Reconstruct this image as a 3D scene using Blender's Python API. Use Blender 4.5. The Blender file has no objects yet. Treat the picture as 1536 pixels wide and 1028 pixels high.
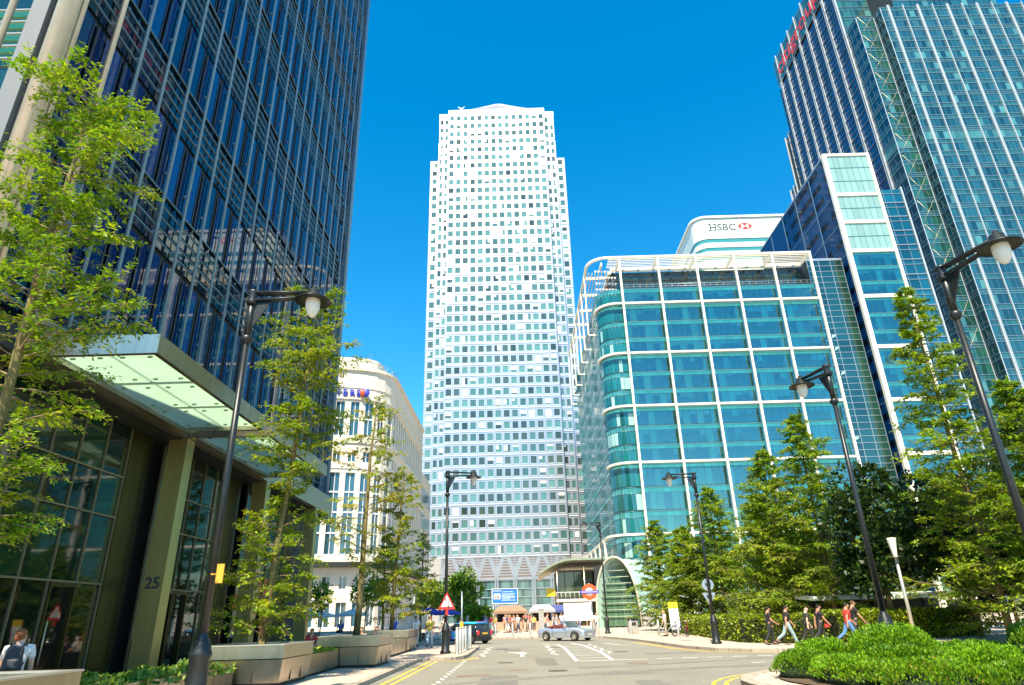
import bpy, math, random
from mathutils import Vector, Matrix, Euler
R = math.radians
C = bpy.context.scene.collection
random.seed(7)
ORG = {}
V = Vector

# ---------------------------------------------------------------- mesh builder
class MB:
    def __init__(s):
        s.v = []; s.f = []; s.m = []; s.c = []; s.sm = []
    def face(s, pts, mi=0, col=(1, 1, 1), smooth=False):
        n = len(s.v)
        s.v.extend(tuple(p) for p in pts)
        s.f.append(tuple(range(n, n + len(pts)))); s.m.append(mi); s.c.append(col); s.sm.append(smooth)
    def raw(s, vs, fs, mi=0, col=(1, 1, 1), smooth=False):
        n = len(s.v)
        s.v.extend(tuple(p) for p in vs)
        for f in fs:
            s.f.append(tuple(i + n for i in f)); s.m.append(mi); s.c.append(col); s.sm.append(smooth)
    def hexa(s, p, mi=0, col=(1, 1, 1)):
        s.raw(p, [(0, 3, 2, 1), (4, 5, 6, 7), (0, 1, 5, 4), (1, 2, 6, 5), (2, 3, 7, 6), (3, 0, 4, 7)], mi, col)
    def box(s, x0, x1, y0, y1, z0, z1, mi=0, col=(1, 1, 1)):
        s.hexa([(x0, y0, z0), (x1, y0, z0), (x1, y1, z0), (x0, y1, z0), (x0, y0, z1), (x1, y0, z1), (x1, y1, z1), (x0, y1, z1)], mi, col)
    def obox(s, c, h, rz=0, mi=0, col=(1, 1, 1), rot=None):
        M = rot if rot is not None else Matrix.Rotation(rz, 3, 'Z')
        c = V(c)
        p = [c + M @ V((sx * h[0], sy * h[1], sz * h[2])) for sz in (-1, 1) for sx, sy in ((-1, -1), (1, -1), (1, 1), (-1, 1))]
        s.hexa(p, mi, col)
    def tube(s, pts, r, n=8, mi=0, col=(1, 1, 1), smooth=True, caps=True):
        pts = [V(p) for p in pts]
        rs = r if isinstance(r, (list, tuple)) else [r] * len(pts)
        base = len(s.v); up = None
        for i, p in enumerate(pts):
            t = (pts[min(i + 1, len(pts) - 1)] - pts[max(i - 1, 0)])
            t = t.normalized() if t.length > 1e-9 else V((0, 0, 1))
            if up is None:
                a = V((1, 0, 0)) if abs(t.x) < .8 else V((0, 1, 0))
                up = (a - t * a.dot(t)).normalized()
            else:
                up = (up - t * up.dot(t))
                up = up.normalized() if up.length > 1e-6 else t.orthogonal().normalized()
            w = t.cross(up)
            for k in range(n):
                a = 2 * math.pi * k / n
                s.v.append(tuple(p + (up * math.cos(a) + w * math.sin(a)) * rs[i]))
        for i in range(len(pts) - 1):
            for k in range(n):
                a = base + i * n + k; b = base + i * n + (k + 1) % n
                s.f.append((a, b, b + n, a + n)); s.m.append(mi); s.c.append(col); s.sm.append(smooth)
        if caps:
            s.f.append(tuple(base + k for k in range(n))[::-1]); s.m.append(mi); s.c.append(col); s.sm.append(False)
            e = base + (len(pts) - 1) * n
            s.f.append(tuple(e + k for k in range(n))); s.m.append(mi); s.c.append(col); s.sm.append(False)
    def lathe(s, prof, c=(0, 0, 0), n=16, mi=0, col=(1, 1, 1), smooth=True):
        base = len(s.v)
        for r, z in prof:
            for k in range(n):
                a = 2 * math.pi * k / n
                s.v.append((c[0] + r * math.cos(a), c[1] + r * math.sin(a), c[2] + z))
        for i in range(len(prof) - 1):
            for k in range(n):
                a = base + i * n + k; b = base + i * n + (k + 1) % n
                s.f.append((a, b, b + n, a + n)); s.m.append(mi); s.c.append(col); s.sm.append(smooth)
    def prism(s, poly, z0, z1, mi=0, col=(1, 1, 1)):
        n = len(poly)
        s.raw([(x, y, z0) for x, y in poly] + [(x, y, z1) for x, y in poly],
              [tuple(range(n))[::-1], tuple(range(n, 2 * n))] + [(i, (i + 1) % n, n + (i + 1) % n, n + i) for i in range(n)], mi, col)
    def ball(s, c, r, n=10, k=6, mi=0, col=(1, 1, 1)):
        rx, ry, rz = r if isinstance(r, (list, tuple)) else (r, r, r)
        base = len(s.v)
        for i in range(k + 1):
            t = math.pi * i / k
            for j in range(n):
                a = 2 * math.pi * j / n
                s.v.append((c[0] + rx * math.sin(t) * math.cos(a), c[1] + ry * math.sin(t) * math.sin(a), c[2] - rz * math.cos(t)))
        for i in range(k):
            for j in range(n):
                a = base + i * n + j; b = base + i * n + (j + 1) % n
                s.f.append((a, b, b + n, a + n)); s.m.append(mi); s.c.append(col); s.sm.append(True)
    def add(s, o):
        n = len(s.v); s.v.extend(o.v)
        s.f.extend(tuple(i + n for i in f) for f in o.f); s.m.extend(o.m); s.c.extend(o.c); s.sm.extend(o.sm)
    def build(s, name, mats, parent=None, bevel=0):
        me = bpy.data.meshes.new(name)
        o = ORG.get(parent.name) if parent else None
        vs = [(x - o[0], y - o[1], z - o[2]) for x, y, z in s.v] if o else s.v
        me.from_pydata(vs, [], s.f)
        if not isinstance(mats, (list, tuple)): mats = [mats]
        for m in mats: me.materials.append(m)
        me.polygons.foreach_set('material_index', s.m)
        me.polygons.foreach_set('use_smooth', s.sm)
        at = me.color_attributes.new('tone', 'FLOAT_COLOR', 'CORNER')
        buf = []
        for f, c in zip(s.f, s.c):
            buf.extend((c[0], c[1], c[2], 1.0) * len(f))
        at.data.foreach_set('color', buf)
        me.update()
        ob = bpy.data.objects.new(name, me); C.objects.link(ob)
        if parent:
            ob.parent = parent
            if o: ORG[ob.name] = o
        if bevel:
            b = ob.modifiers.new('bevel', 'BEVEL'); b.width = bevel; b.segments = 2; b.limit_method = 'ANGLE'
        return ob

def thing(name, loc, label, cat, group=None, rz=0, world=True):
    o = bpy.data.objects.new(name, None); C.objects.link(o)
    o.location = loc; o.rotation_euler = (0, 0, rz); o.empty_display_size = .3
    if world: ORG[o.name] = tuple(loc)
    o['label'] = label; o['category'] = cat
    if group: o['group'] = group
    return o
def tag(o, label, cat, group=None):
    o['label'] = label; o['category'] = cat
    if group: o['group'] = group
    return o
def struct(o, kind='structure'):
    o['kind'] = kind; return o
def copy_tree(o, parent=None):
    c = o.copy(); C.objects.link(c)
    if parent: c.parent = parent
    for ch in list(o.children): copy_tree(ch, c)
    return c

# facade coordinates: u along ux, z up, d outward along n, from origin o
class Fac:
    def __init__(s, o, ux, n):
        s.o = V(o); s.u = V(ux).normalized(); s.n = V(n).normalized()
    def p(s, u, z, d=0):
        return s.o + s.u * u + V((0, 0, z)) + s.n * d
    def box(s, mb, u0, u1, z0, z1, d0, d1, mi=0, col=(1, 1, 1)):
        P = s.p
        q = [P(u0, z0, d1), P(u1, z0, d1), P(u1, z0, d0), P(u0, z0, d0), P(u0, z1, d1), P(u1, z1, d1), P(u1, z1, d0), P(u0, z1, d0)]
        mb.hexa(q, mi, col)
    def quad(s, mb, u0, u1, z0, z1, d, mi=0, col=(1, 1, 1)):
        P = s.p
        mb.face([P(u0, z0, d), P(u1, z0, d), P(u1, z1, d), P(u0, z1, d)], mi, col)

def text_mb(mb, txt, size, org, ux, uz, depth, mi=0, align='LEFT', col=(1, 1, 1), bold=0.0, xs=1.0):
    cu = bpy.data.curves.new('t', 'FONT'); cu.body = txt; cu.size = size; cu.extrude = depth; cu.offset = bold; cu.align_x = align
    cu.resolution_u = 3
    ob = bpy.data.objects.new('t', cu); C.objects.link(ob)
    dg = bpy.context.evaluated_depsgraph_get()
    me = bpy.data.meshes.new_from_object(ob.evaluated_get(dg))
    ux = V(ux); uz = V(uz); n = ux.cross(uz); org = V(org)
    vs = [org + ux * v.co.x * xs + uz * v.co.y + n * v.co.z for v in me.vertices]
    mb.raw(vs, [tuple(p.vertices) for p in me.polygons], mi, col)
    bpy.data.objects.remove(ob); bpy.data.curves.remove(cu); bpy.data.meshes.remove(me)

def put_windows(parent, lst, mats, name='window', cap=100, cam=V((0, 0, 1.65))):
    """lst of (center, MB): the largest-looking ones are parts of their own, the remainder one part"""
    lst = sorted(lst, key=lambda t: (V(t[0]) - cam).length)
    for c, mb in lst[:cap]: mb.build(name, mats, parent)
    if len(lst) > cap:
        r = MB()
        for c, mb in lst[cap:]: r.add(mb)
        struct(r.build(name, mats, parent), 'stuff')

# ---------------------------------------------------------------- materials
def mat(name, col=(.8, .8, .8), rough=.5, metal=0, ior=1.5, tone=False, noise=0, nscale=5, bump=0, bscale=20, emit=None, trans=0, stretch=None, spec=.5, coat=0, ntint=None):
    m = bpy.data.materials.new(name); m.use_nodes = True
    nt = m.node_tree; N = nt.nodes; L = nt.links
    b = N['Principled BSDF']
    b.inputs['Roughness'].default_value = rough; b.inputs['Metallic'].default_value = metal
    b.inputs['IOR'].default_value = ior; b.inputs['Specular IOR Level'].default_value = spec
    b.inputs['Coat Weight'].default_value = coat
    src = None
    if tone:
        a = N.new('ShaderNodeAttribute'); a.attribute_name = 'tone'
        mx = N.new('ShaderNodeMix'); mx.data_type = 'RGBA'; mx.blend_type = 'MULTIPLY'; mx.inputs['Factor'].default_value = 1
        L.new(a.outputs['Color'], mx.inputs['A']); mx.inputs['B'].default_value = (*col, 1)
        src = mx.outputs['Result']
    co = None
    if noise or bump:
        tc = N.new('ShaderNodeTexCoord'); co = tc.outputs['Object']
        if stretch:
            mp = N.new('ShaderNodeMapping'); mp.inputs['Scale'].default_value = stretch
            L.new(co, mp.inputs['Vector']); co = mp.outputs['Vector']
    if noise:
        t = N.new('ShaderNodeTexNoise'); t.inputs['Scale'].default_value = nscale; t.inputs['Detail'].default_value = 6
        t.inputs['Roughness'].default_value = .65
        L.new(co, t.inputs['Vector'])
        rp = N.new('ShaderNodeMapRange'); rp.inputs['From Min'].default_value = .3; rp.inputs['From Max'].default_value = .7
        rp.inputs['To Min'].default_value = 1 - noise; rp.inputs['To Max'].default_value = 1 + noise
        L.new(t.outputs['Fac'], rp.inputs['Value'])
        m2 = N.new('ShaderNodeMix'); m2.data_type = 'RGBA'; m2.blend_type = 'MULTIPLY'; m2.inputs['Factor'].default_value = 1
        if src: L.new(src, m2.inputs['A'])
        else: m2.inputs['A'].default_value = (*col, 1)
        L.new(rp.outputs['Result'], m2.inputs['B'])
        src = m2.outputs['Result']
    if src: L.new(src, b.inputs['Base Color'])
    else: b.inputs['Base Color'].default_value = (*col, 1)
    if bump:
        t = N.new('ShaderNodeTexNoise'); t.inputs['Scale'].default_value = bscale; t.inputs['Detail'].default_value = 3
        L.new(co, t.inputs['Vector'])
        bp = N.new('ShaderNodeBump'); bp.inputs['Strength'].default_value = bump; bp.inputs['Distance'].default_value = .05
        L.new(t.outputs['Fac'], bp.inputs['Height']); L.new(bp.outputs['Normal'], b.inputs['Normal'])
    if emit: 
        b.inputs['Emission Color'].default_value = (*emit[0], 1); b.inputs['Emission Strength'].default_value = emit[1]
    if trans:
        tr = N.new('ShaderNodeBsdfTranslucent'); ms = N.new('ShaderNodeMixShader'); ms.inputs[0].default_value = trans
        if src: L.new(src, tr.inputs['Color'])
        else: tr.inputs['Color'].default_value = (*col, 1)
        L.new(b.outputs[0], ms.inputs[1]); L.new(tr.outputs[0], ms.inputs[2]); L.new(ms.outputs[0], N['Material Output'].inputs[0])
    return m

M = {}
M['steel_wall'] = mat('white_steel_cladding', (.47, .49, .51), .34, .75, noise=.06, nscale=.25)
M['ledge'] = mat('bright_steel_ledge', (.85, .83, .78), .4, .2)
M['glass'] = mat('tinted_facade_glass', (1, 1, 1), .04, 0, 1.9, tone=True, bump=.02, bscale=.6)
M['glass_dark'] = mat('dark_reflective_glass', (1, 1, 1), .03, 0, 1.65, tone=True, bump=.03, bscale=.5)
M['white_frame'] = mat('white_painted_steel_frame', (.80, .76, .62), .4, noise=.04, nscale=.6)
M['grey_frame'] = mat('grey_aluminium_frame', (.34, .40, .44), .35, .5, noise=.08, nscale=2)
M['dark_frame'] = mat('dark_aluminium_frame', (.05, .06, .06), .4, .3)
M['fin'] = mat('steel_blue_fin', (.17, .30, .40), .45, .1, noise=.1, nscale=1.5)
M['steel'] = mat('brushed_stainless_steel', (.46, .41, .31), .30, .95, noise=.16, nscale=3, stretch=(1, 1, .12), bump=.05, bscale=60)
M['bright_steel'] = mat('polished_column_steel', (.60, .57, .48), .3, .6, noise=.08, nscale=2)
M['olive_steel'] = mat('dark_bronze_steel_panel', (.040, .040, .010), .28, .6, noise=.25, nscale=1.2, stretch=(1, 1, .15))
M['podium_glass'] = mat('dark_green_lobby_glass', (1, 1, 1), .03, 0, 1.5, tone=True, bump=.03, bscale=.5)
M['flank_glass'] = mat('dark_blue_flank_glass', (1, 1, 1), .05, 0, 1.22, tone=True)
M['dim_bar'] = mat('dark_louvre_bar', (.11, .14, .14), .45, .4)
M['soffit'] = mat('dark_soffit', (.02, .022, .02), .6)
M['stone'] = mat('cream_limestone', (.70, .645, .53), .8, noise=.1, nscale=1.2, bump=.1, bscale=12)
M['core'] = mat('dark_interior_core', (.03, .045, .05), .7)
M['grey_stone'] = mat('grey_granite', (.32, .31, .29), .6, noise=.2, nscale=4)
M['canopy_glass'] = mat('frosted_green_canopy_glass', (.66, .80, .68), .25, trans=.72, noise=.05, nscale=.8)
M['black_metal'] = mat('black_painted_iron', (.018, .022, .022), .38, .2, noise=.3, nscale=14, bump=.06, bscale=90)
M['globe'] = mat('white_lamp_globe', (.98, .95, .84), .2, trans=.3)
M['blue_bar'] = mat('blue_grey_glazing_bar', (.13, .25, .34), .4, .2)
M['tower_glass'] = mat('grey_green_window_glass', (1, 1, 1), .05, 0, 1.65, tone=True)
M['white_panel'] = mat('pale_white_cladding', (.66, .76, .70), .4, noise=.04, nscale=.3)
M['letters_dark'] = mat('dark_sign_letters', (.03, .045, .06), .5)
M['red'] = mat('red_sign_paint', (.75, .04, .03), .4)
M['blue_sign'] = mat('blue_sign_paint', (.015, .03, .45), .4)
M['white'] = mat('white_paint', (.82, .82, .80), .5, noise=.04, nscale=3)
M['plain'] = mat('painted_surface', (1, 1, 1), .5, tone=True, noise=.08, nscale=3)
M['dark_stone'] = mat('dark_recess', (.02, .022, .024), .7)

def see_through(name, ior=1.75):
    """tinted curtain wall glass one can look through: the tone of each pane tints what lies behind"""
    m = bpy.data.materials.new(name); m.use_nodes = True; nt = m.node_tree; N = nt.nodes; L = nt.links
    N.remove(N['Principled BSDF'])
    a = N.new('ShaderNodeAttribute'); a.attribute_name = 'tone'
    t = N.new('ShaderNodeBsdfTransparent'); L.new(a.outputs['Color'], t.inputs['Color'])
    g = N.new('ShaderNodeBsdfGlossy'); g.inputs['Roughness'].default_value = .02; g.inputs['Color'].default_value = (.62, .98, .93, 1)
    f = N.new('ShaderNodeFresnel'); f.inputs['IOR'].default_value = ior
    tc = N.new('ShaderNodeTexCoord'); no = N.new('ShaderNodeTexNoise'); no.inputs['Scale'].default_value = .55; L.new(tc.outputs['Object'], no.inputs['Vector'])
    b = N.new('ShaderNodeBump'); b.inputs['Strength'].default_value = .03; b.inputs['Distance'].default_value = .05; L.new(no.outputs['Fac'], b.inputs['Height'])
    L.new(b.outputs['Normal'], g.inputs['Normal'])
    mx = N.new('ShaderNodeMixShader'); mr = N.new('ShaderNodeMapRange'); mr.inputs['To Min'].default_value = .19; mr.inputs['To Max'].default_value = 1.0; L.new(f.outputs[0], mr.inputs['Value']); L.new(mr.outputs[0], mx.inputs[0]); L.new(t.outputs[0], mx.inputs[1]); L.new(g.outputs[0], mx.inputs[2])
    L.new(mx.outputs[0], N['Material Output'].inputs[0]); return m
M['office_glass'] = see_through('teal_office_glass')
M['ceiling'] = mat('office_ceiling', (.80, .84, .80), .8)
M['carpet'] = mat('office_carpet', (.30, .31, .30), .9)
rnd = random.Random(11)
def jit(c, a=.15, r=rnd):
    k = 1 + r.uniform(-a, a); return tuple(min(1, max(0, x * k)) for x in c)

# ================= stepped steel office tower with pyramid roof (straight ahead)
def steel_tower():
    t = thing('office_tower', (-4, 243, 0), 'tall white steel clad skyscraper with stepped corners and shallow pyramid roof', 'skyscraper')
    wall = MB(); ledge = MB(); seam = MB(); wins = []
    FH = 4.625; Z0 = 21.9; NF = 41
    teal = (.08, .19, .185)
    def face(u0, u1, nb, Y, z0, nf, fh, wfrac, side=None):
        F = Fac((u0, Y, 0), (1, 0, 0), (0, -1, 0)); W = u1 - u0; p = W / nb; ww = p * wfrac; z1 = z0 + nf * fh
        F.box(wall, 0, W, z0, z1, -.62, -.5)
        for i in range(nb + 1):                     # piers
            a = max(0, i * p - (p - ww) / 2); b = min(W, i * p + (p - ww) / 2)
            F.box(wall, a, b, z0, z1, -.3, .03)
            F.box(seam, i * p - .07, i * p + .07, z0, z1, .03, .034)
        for j in range(nf):                         # spandrels
            zb = z0 + j * fh
            F.box(wall, .01, W - .01, zb, zb + fh * .19, -.25, 0)
            F.box(wall, .01, W - .01, zb + fh * .80, zb + fh, -.25, 0)
            F.box(ledge, 0, W, zb - .09, zb + .09, 0, .2); F.box(seam, 0, W, zb - .2, zb - .1, 0, .006)
        for i in range(nb):
            for j in range(nf):
                zb = z0 + j * fh + fh * .19; zt = z0 + j * fh + fh * .80; h = zt - zb
                a = i * p + (p - ww) / 2; m = MB()
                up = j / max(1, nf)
                c = jit(teal if rnd.random() < (.55 if up < .42 and nf > 5 else .85) else (.05, .085, .075), .4)  # more dark panes low down: paler reflections higher up put into the colour
                k = rnd.random()
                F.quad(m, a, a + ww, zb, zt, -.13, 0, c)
                F.box(m, a, a + ww, zb, zb + .1, -.13, -.06, 1)
                if k < .15 + .10 * up:                          # white roller blind at some height
                    f = rnd.choice((.25, .4, .55, .75, .98)); h0 = 0 if k < .12 else .5; h1 = 1 if k < .12 or k > .18 else .5
                    if h0 >= h1: h0, h1 = 0, .5
                    F.quad(m, a + ww * h0 + .03, a + ww * h1 - .03, zt - h * f, zt, -.115, 2, jit((.8, .78, .72), .2))
                wins.append((F.p(a, zb), m))
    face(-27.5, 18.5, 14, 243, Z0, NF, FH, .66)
    for s in (-1, 1):
        cx = -4.5
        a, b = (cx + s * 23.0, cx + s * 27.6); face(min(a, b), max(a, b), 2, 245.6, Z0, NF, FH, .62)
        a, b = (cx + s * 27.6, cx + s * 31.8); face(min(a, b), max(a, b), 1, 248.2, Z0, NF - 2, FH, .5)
    zt = Z0 + NF * FH
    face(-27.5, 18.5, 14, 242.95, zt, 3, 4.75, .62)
    for s in (-1, 1):
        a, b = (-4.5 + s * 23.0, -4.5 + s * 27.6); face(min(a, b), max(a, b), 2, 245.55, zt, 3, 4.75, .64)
    zc = zt + 3 * 4.75
    # flanks and crown
    for s in (-1, 1):
        x = -4.5 + s * 23; F = None
        wall.box(min(x, x + s * .3), max(x, x + s * .3), 243.46, 245.4, 0, zt)
        x = -4.5 + s * 27.6; wall.box(min(x, x + s * .3), max(x, x + s * .3), 246.1, 248, 0, zt)
    wall.box(-27.3, 18.3, 243.7, 300, 0, zt)
    wall.box(-32, -27.4, 246.3, 297, 0, zt); wall.box(18.4, 23, 246.3, 297, 0, zt)
    wall.box(-36.2, -32.1, 248.9, 293, 0, zt - 2 * FH + .8); wall.box(23.1, 27.2, 248.9, 293, 0, zt - 2 * FH + .8)
    wall.box(-31.9, 22.9, 246.2, 299, zt + .02, zc); wall.box(-27.3, 18.3, 243.6, 246.2, zt + .02, zc)
    wall.box(-32.2, 23.2, 245.4, 299.2, zc + .02, zc + 2.6); wall.box(-27.6, 18.6, 242.8, 245.4, zc + .02, zc + 2.6)
    for i in range(14): ledge.box(-27 + i * 3.45, -26.92 + i * 3.45, 242.7, 242.8, zc + .3, zc + 2.4)
    wall.build('wall', M['steel_wall'], t); ledge.build('floor_ledge', M['ledge'], t); seam.build('panel_seam', mat('blue_grey_seam', (.20, .24, .29), .5), t)
    rf = MB(); b = [(-29, 246, zc + 2.6), (21, 246, zc + 2.6), (21, 296, zc + 2.6), (-29, 296, zc + 2.6)]; ap = (-4, 271, 258)
    for i in range(4): rf.face([b[i], b[(i + 1) % 4], ap])
    roof = rf.build('roof', M['steel_wall'], t)
    rb = MB()
    for i in range(13):
        k = i / 12; x = -29 + 50 * k
        rb.tube([(x, 245.9, zc + 2.7), (-4 + (x + 4) * .04, 270, 257.3)], .14, 4)
    rb.build('roof_rib', M['ledge'], roof)
    an = MB(); an.tube([(-21.5, 244.5, zc + 2.4), (-21.5, 244.5, zc + 5.6)], .25, 6)
    an.tube([(-21.5, 244.5, zc + 4.6), (-23, 244.5, zc + 6.2)], .2, 5); an.tube([(-21.5, 244.5, zc + 4.6), (-20, 244.5, zc + 6.2)], .2, 5)
    an.build('roof_antenna', M['white'], t)
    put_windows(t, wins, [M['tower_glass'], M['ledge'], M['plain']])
    # louvred band and lobby
    F = Fac((-27.5, 243, 0), (1, 0, 0), (0, -1, 0)); lb = MB(); lvm = mat('rust_dark_louvre', (.16, .11, .08), .6)
    F.box(lb, 0, 46, 13.9, 21.78, -.4, -.02)
    for k in range(7):
        c = k * 6.57 + 3.285; lv = MB()
        for r in range(7):
            w = 2.5 - r * .33; z = 14.9 + r * .95
            if w > .3: F.box(lv, c - w, c + w, z, z + .42, -.02, .05)
        for r in range(4):
            w = .45 + r * .33; z = 18.7 + r * .8
            for sgn in (-1, 1):
                e = c + sgn * 3.15
                F.box(lv, min(e, e - sgn * w), max(e, e - sgn * w), z, z + .3, -.02, .05)
        lv.build('louvre', lvm, t)
    lb.build('louvre_band', M['steel_wall'], t)
    for s in (-1, 1):
        q = MB(); x0, x1 = (-36.3, -27.6) if s < 0 else (18.6, 27.3)
        q.box(x0, x1, 245.4, 246.2, 13.5, 21.7)
        q.build('corner_panel', M['grey_stone'], t)
    for k in range(8):
        m = MB()
        for e in (-.62, .22): F.box(m, k * 6.57 + e, k * 6.57 + e + .4, 0, 15.2, .05, .5)
        m.build('lobby_column', M['grey_frame'], t)
    for k in range(7):
        m = MB(); a = k * 6.57 + .7; b = a + 5.1
        for r in range(5):
            for i in range(4):
                F.quad(m, a + (b - a) * i / 4 + .04, a + (b - a) * (i + 1) / 4 - .04, .2 + r * 2.7, 2.8 + r * 2.7, -.6, 0, jit((.06, .13, .13), .6))
            F.box(m, a, b, r * 2.7 - .05, r * 2.7 + .25, -.6, -.3, 1)
        m.build('lobby_window', [M['tower_glass'], M['grey_frame']], t)
    m = MB(); m.box(-36, 27, 244.1, 300, 0, 13.8); m.build('lobby_core', M['grey_stone'], t)
steel_tower()

# ================= dark glass tower on the left, with podium, canopies and house number
def left_tower():
    t = thing('glass_tower', (-30, 28, 0), 'dark blue glass office tower with close vertical fins and glass entrance canopies', 'skyscraper')
    XF = -12.75; Y0 = 13.6; Y1 = 42.7; P = 1.468; NB = 19; ZB = 9.3; FH = 5.1; NF = 12; ZT = ZB + NF * FH
    core = MB(); core.box(-60, XF - .35, 13.75, Y1 - .02, 8.0, ZT - .1); core.box(-60, -13.7, 13.75, Y1 - .02, 0, 7.99)
    core.build('core', M['core'], t)
    F = Fac((XF, Y0, 0), (0, 1, 0), (1, 0, 0)); wins = []
    blue = (.004, .036, .14)
    for i in range(NB + 1):
        for j in range(NF):
            m = MB(); a = i * P; b = min(a + P, Y1 - Y0); z = ZB + j * FH
            if b - a < .3: continue
            hz = z + FH * .40                         # louvred spandrel zone below, vision glass above
            F.quad(m, a + .04, a + P * .56, hz, z + FH - .35, 0, 0, jit(blue, .5))
            F.quad(m, a + P * .56, a + P * .70, hz, z + FH - .35, -.04, 0, jit((.002, .006, .02), .3))
            F.quad(m, a + P * .70, b - .04, hz, z + FH - .35, 0, 0, jit((.004, .03, .12), .4))
            F.quad(m, a + .04, b - .04, z, hz, -.12, 0, jit((.003, .02, .045), .5))
            F.box(m, a + P * .55, a + P * .585, hz, z + FH - .35, 0, .03, 1)
            F.box(m, a + P * .69, a + P * .72, hz, z + FH - .35, 0, .03, 1)
            F.quad(m, a + .04, b - .04, z + FH - .35, z + FH, -.2, 2, (.02, .02, .02))
            wins.append((F.p(a, z), m))
    put_windows(t, wins, [M['glass_dark'], M['dark_frame'], M['plain']])
    for i in range(NB + 1):
        m = MB(); y = Y0 + i * P
        r = .06 if i > 1 else .09
        q = .16 if i > 1 else .26
        m.tube([(XF + q, y, ZB - .6), (XF + q, y, ZT)], r, 8)
        for j in range(NF * 2): m.box(XF, XF + q - r * .5, y - .03, y + .03, ZB + j * FH / 2 + .2, ZB + j * FH / 2 + .3)
        m.build('vertical_fin', M['bright_steel'] if i < 2 else M['fin'], t)
    for j in range(NF):
        for k in range(5):
            m = MB(); z = ZB + j * FH + .12 + k * .45
            F.box(m, .3, Y1 - Y0, z, z + .03, .03, .09)
            m.build('louvre_bar', M['fin'], t)
    m = MB(); m.box(-60, XF + .2, Y0 - .1, Y1, ZT, ZT + .8); m.build('roof_parapet', M['grey_frame'], t)
    m = MB(); m.tube([(XF + .25, Y1 + .05, 7.8), (XF + .25, Y1 + .05, ZT)], .16, 8); m.box(XF - .3, XF + .2, Y1, Y1 + .1, 7.8, ZT)
    m.build('edge_trim', M['fin'], t)
    # near corner: wide cladding, round column, bracketed slot
    m = MB(); m.box(-13.45, -12.95, 13.0, 13.5, 8.0, ZT); m.build('corner_cladding', mat('pale_grey_column_cladding', (.19, .195, .19), .45, .1, noise=.06, nscale=.8), t)
    m = MB(); m.tube([(-12.62, 13.25, 7.9), (-12.62, 13.25, ZT)], .27, 16); m.build('corner_column', M['bright_steel'], t)
    m = MB(); m.tube([(-13.95, 12.95, 8), (-13.95, 12.95, ZT)], .09, 8); m.build('front_rail', M['bright_steel'], t)
    br = MB()
    for k in range(70): br.box(-12.7, -12.5, 13.55, 13.6, 8.6 + k * .75, 8.75 + k * .75)
    br.build('slot_bracket', M['white'], t)
    # front face to the left of the corner: green glass with horizontal rails
    G = Fac((-60, 13.7, 0), (1, 0, 0), (0, -1, 0))
    for i in range(6):
        for j in range(4):
            m = MB(); a = 46.35 - (i + 1) * 1.7; z = 8.6 + j * FH
            G.quad(m, a + .05, a + 1.65, z, z + 3.0, 0, 0, jit((.006, .03, .02), .3))
            G.quad(m, a + .05, a + 1.65, z + 3.0, z + FH, .02, 0, jit((.02, .11, .045), .2))
            for k in range(5): G.box(m, a, a + 1.7, z + 2.95 + k * .48, z + 2.99 + k * .48, .12, .18, 1)
            m.build('front_window', [M['glass'], M['bright_steel']], t)
    m = MB(); m.box(-60, -13.5, 13.02, 13.6, 28.6 + .4, ZT); m.build('front_wall', M['core'], t)
    # podium: glazing bays, bronze panels, pillars
    XG = -13.15
    PF = Fac((XG, 0, 0), (0, 1, 0), (1, 0, 0))
    pill = [15.3, 23.05, 31.1, 39.2]
    segs = [(8.0, 21.45, 23.05), (23.7, 29.4, 31.1), (31.75, 37.5, 39.2)]
    for si, (a, b, e) in enumerate(segs):
        n = int(round((b - a) / 1.22)); p = (b - a) / n
        zs = [(2.98, 4.92), (5.02, 6.22), (6.32, 7.9)]
        for i in range(n):
            for (z0, z1) in zs:
                m = MB(); PF.quad(m, a + i * p + .03, a + (i + 1) * p - .03, z0, z1, 0, 0, jit((.004, .024, .012), .5))
                m.build('podium_window', [M['podium_glass']], t)
            if not (si > 0 and 1 <= i <= 2) and not (si == 0 and i == n - 2):
                m = MB(); PF.quad(m, a + i * p + .03, a + (i + 1) * p - .03, .12, 2.9, 0, 0, jit((.004, .012, .008), .4))
                m.build('podium_window', [M['podium_glass']], t)
            else:
                m = MB(); PF.quad(m, a + i * p + .1, a + (i + 1) * p - .1, .14, 2.78, -.02, 0, (.003, .008, .008))
                for q in (.03, p - .11): PF.box(m, a + i * p + q, a + i * p + q + .08, .12, 2.9, -.02, .1, 1)
                PF.box(m, a + i * p + .11, a + (i + 1) * p - .11, 2.78, 2.9, -.02, .1, 1)
                d = m.build('door', [M['podium_glass'], M['olive_steel']], t)
                h = MB(); h.tube([V((XG + .12, a + i * p + .22, .8)), V((XG + .12, a + i * p + .22, 1.9))], .02, 6); h.build('handle', M['bright_steel'], d)
        m = MB()
        for z in (2.91, 4.94, 6.24): PF.box(m, a, b, z, z + .055, -.02, .06)
        for i in range(n + 1): PF.box(m, a + i * p - .016, a + i * p + .016, .1, 7.95, -.02, .055)
        m.build('glazing_bar', mat('bronze_glazing_bar', (.20, .19, .12), .4, .5), t)
        m = MB(); PF.box(m, b + .06, e - .3, .1, 7.95, -.1, .06)
        pass
        for q in (.33, .66): PF.box(m, b + (e - b) * q, b + (e - b) * q + .015, .1, 7.95, .06, .063, 1)
        PF.box(m, b + .06, e - .3, 2.93, 2.95, .06, .064, 1); PF.box(m, b + .06, e - .3, 6.25, 6.27, .06, .064, 1)
        m.build('bronze_panel', [M['olive_steel'], M['soffit']], t)
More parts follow.
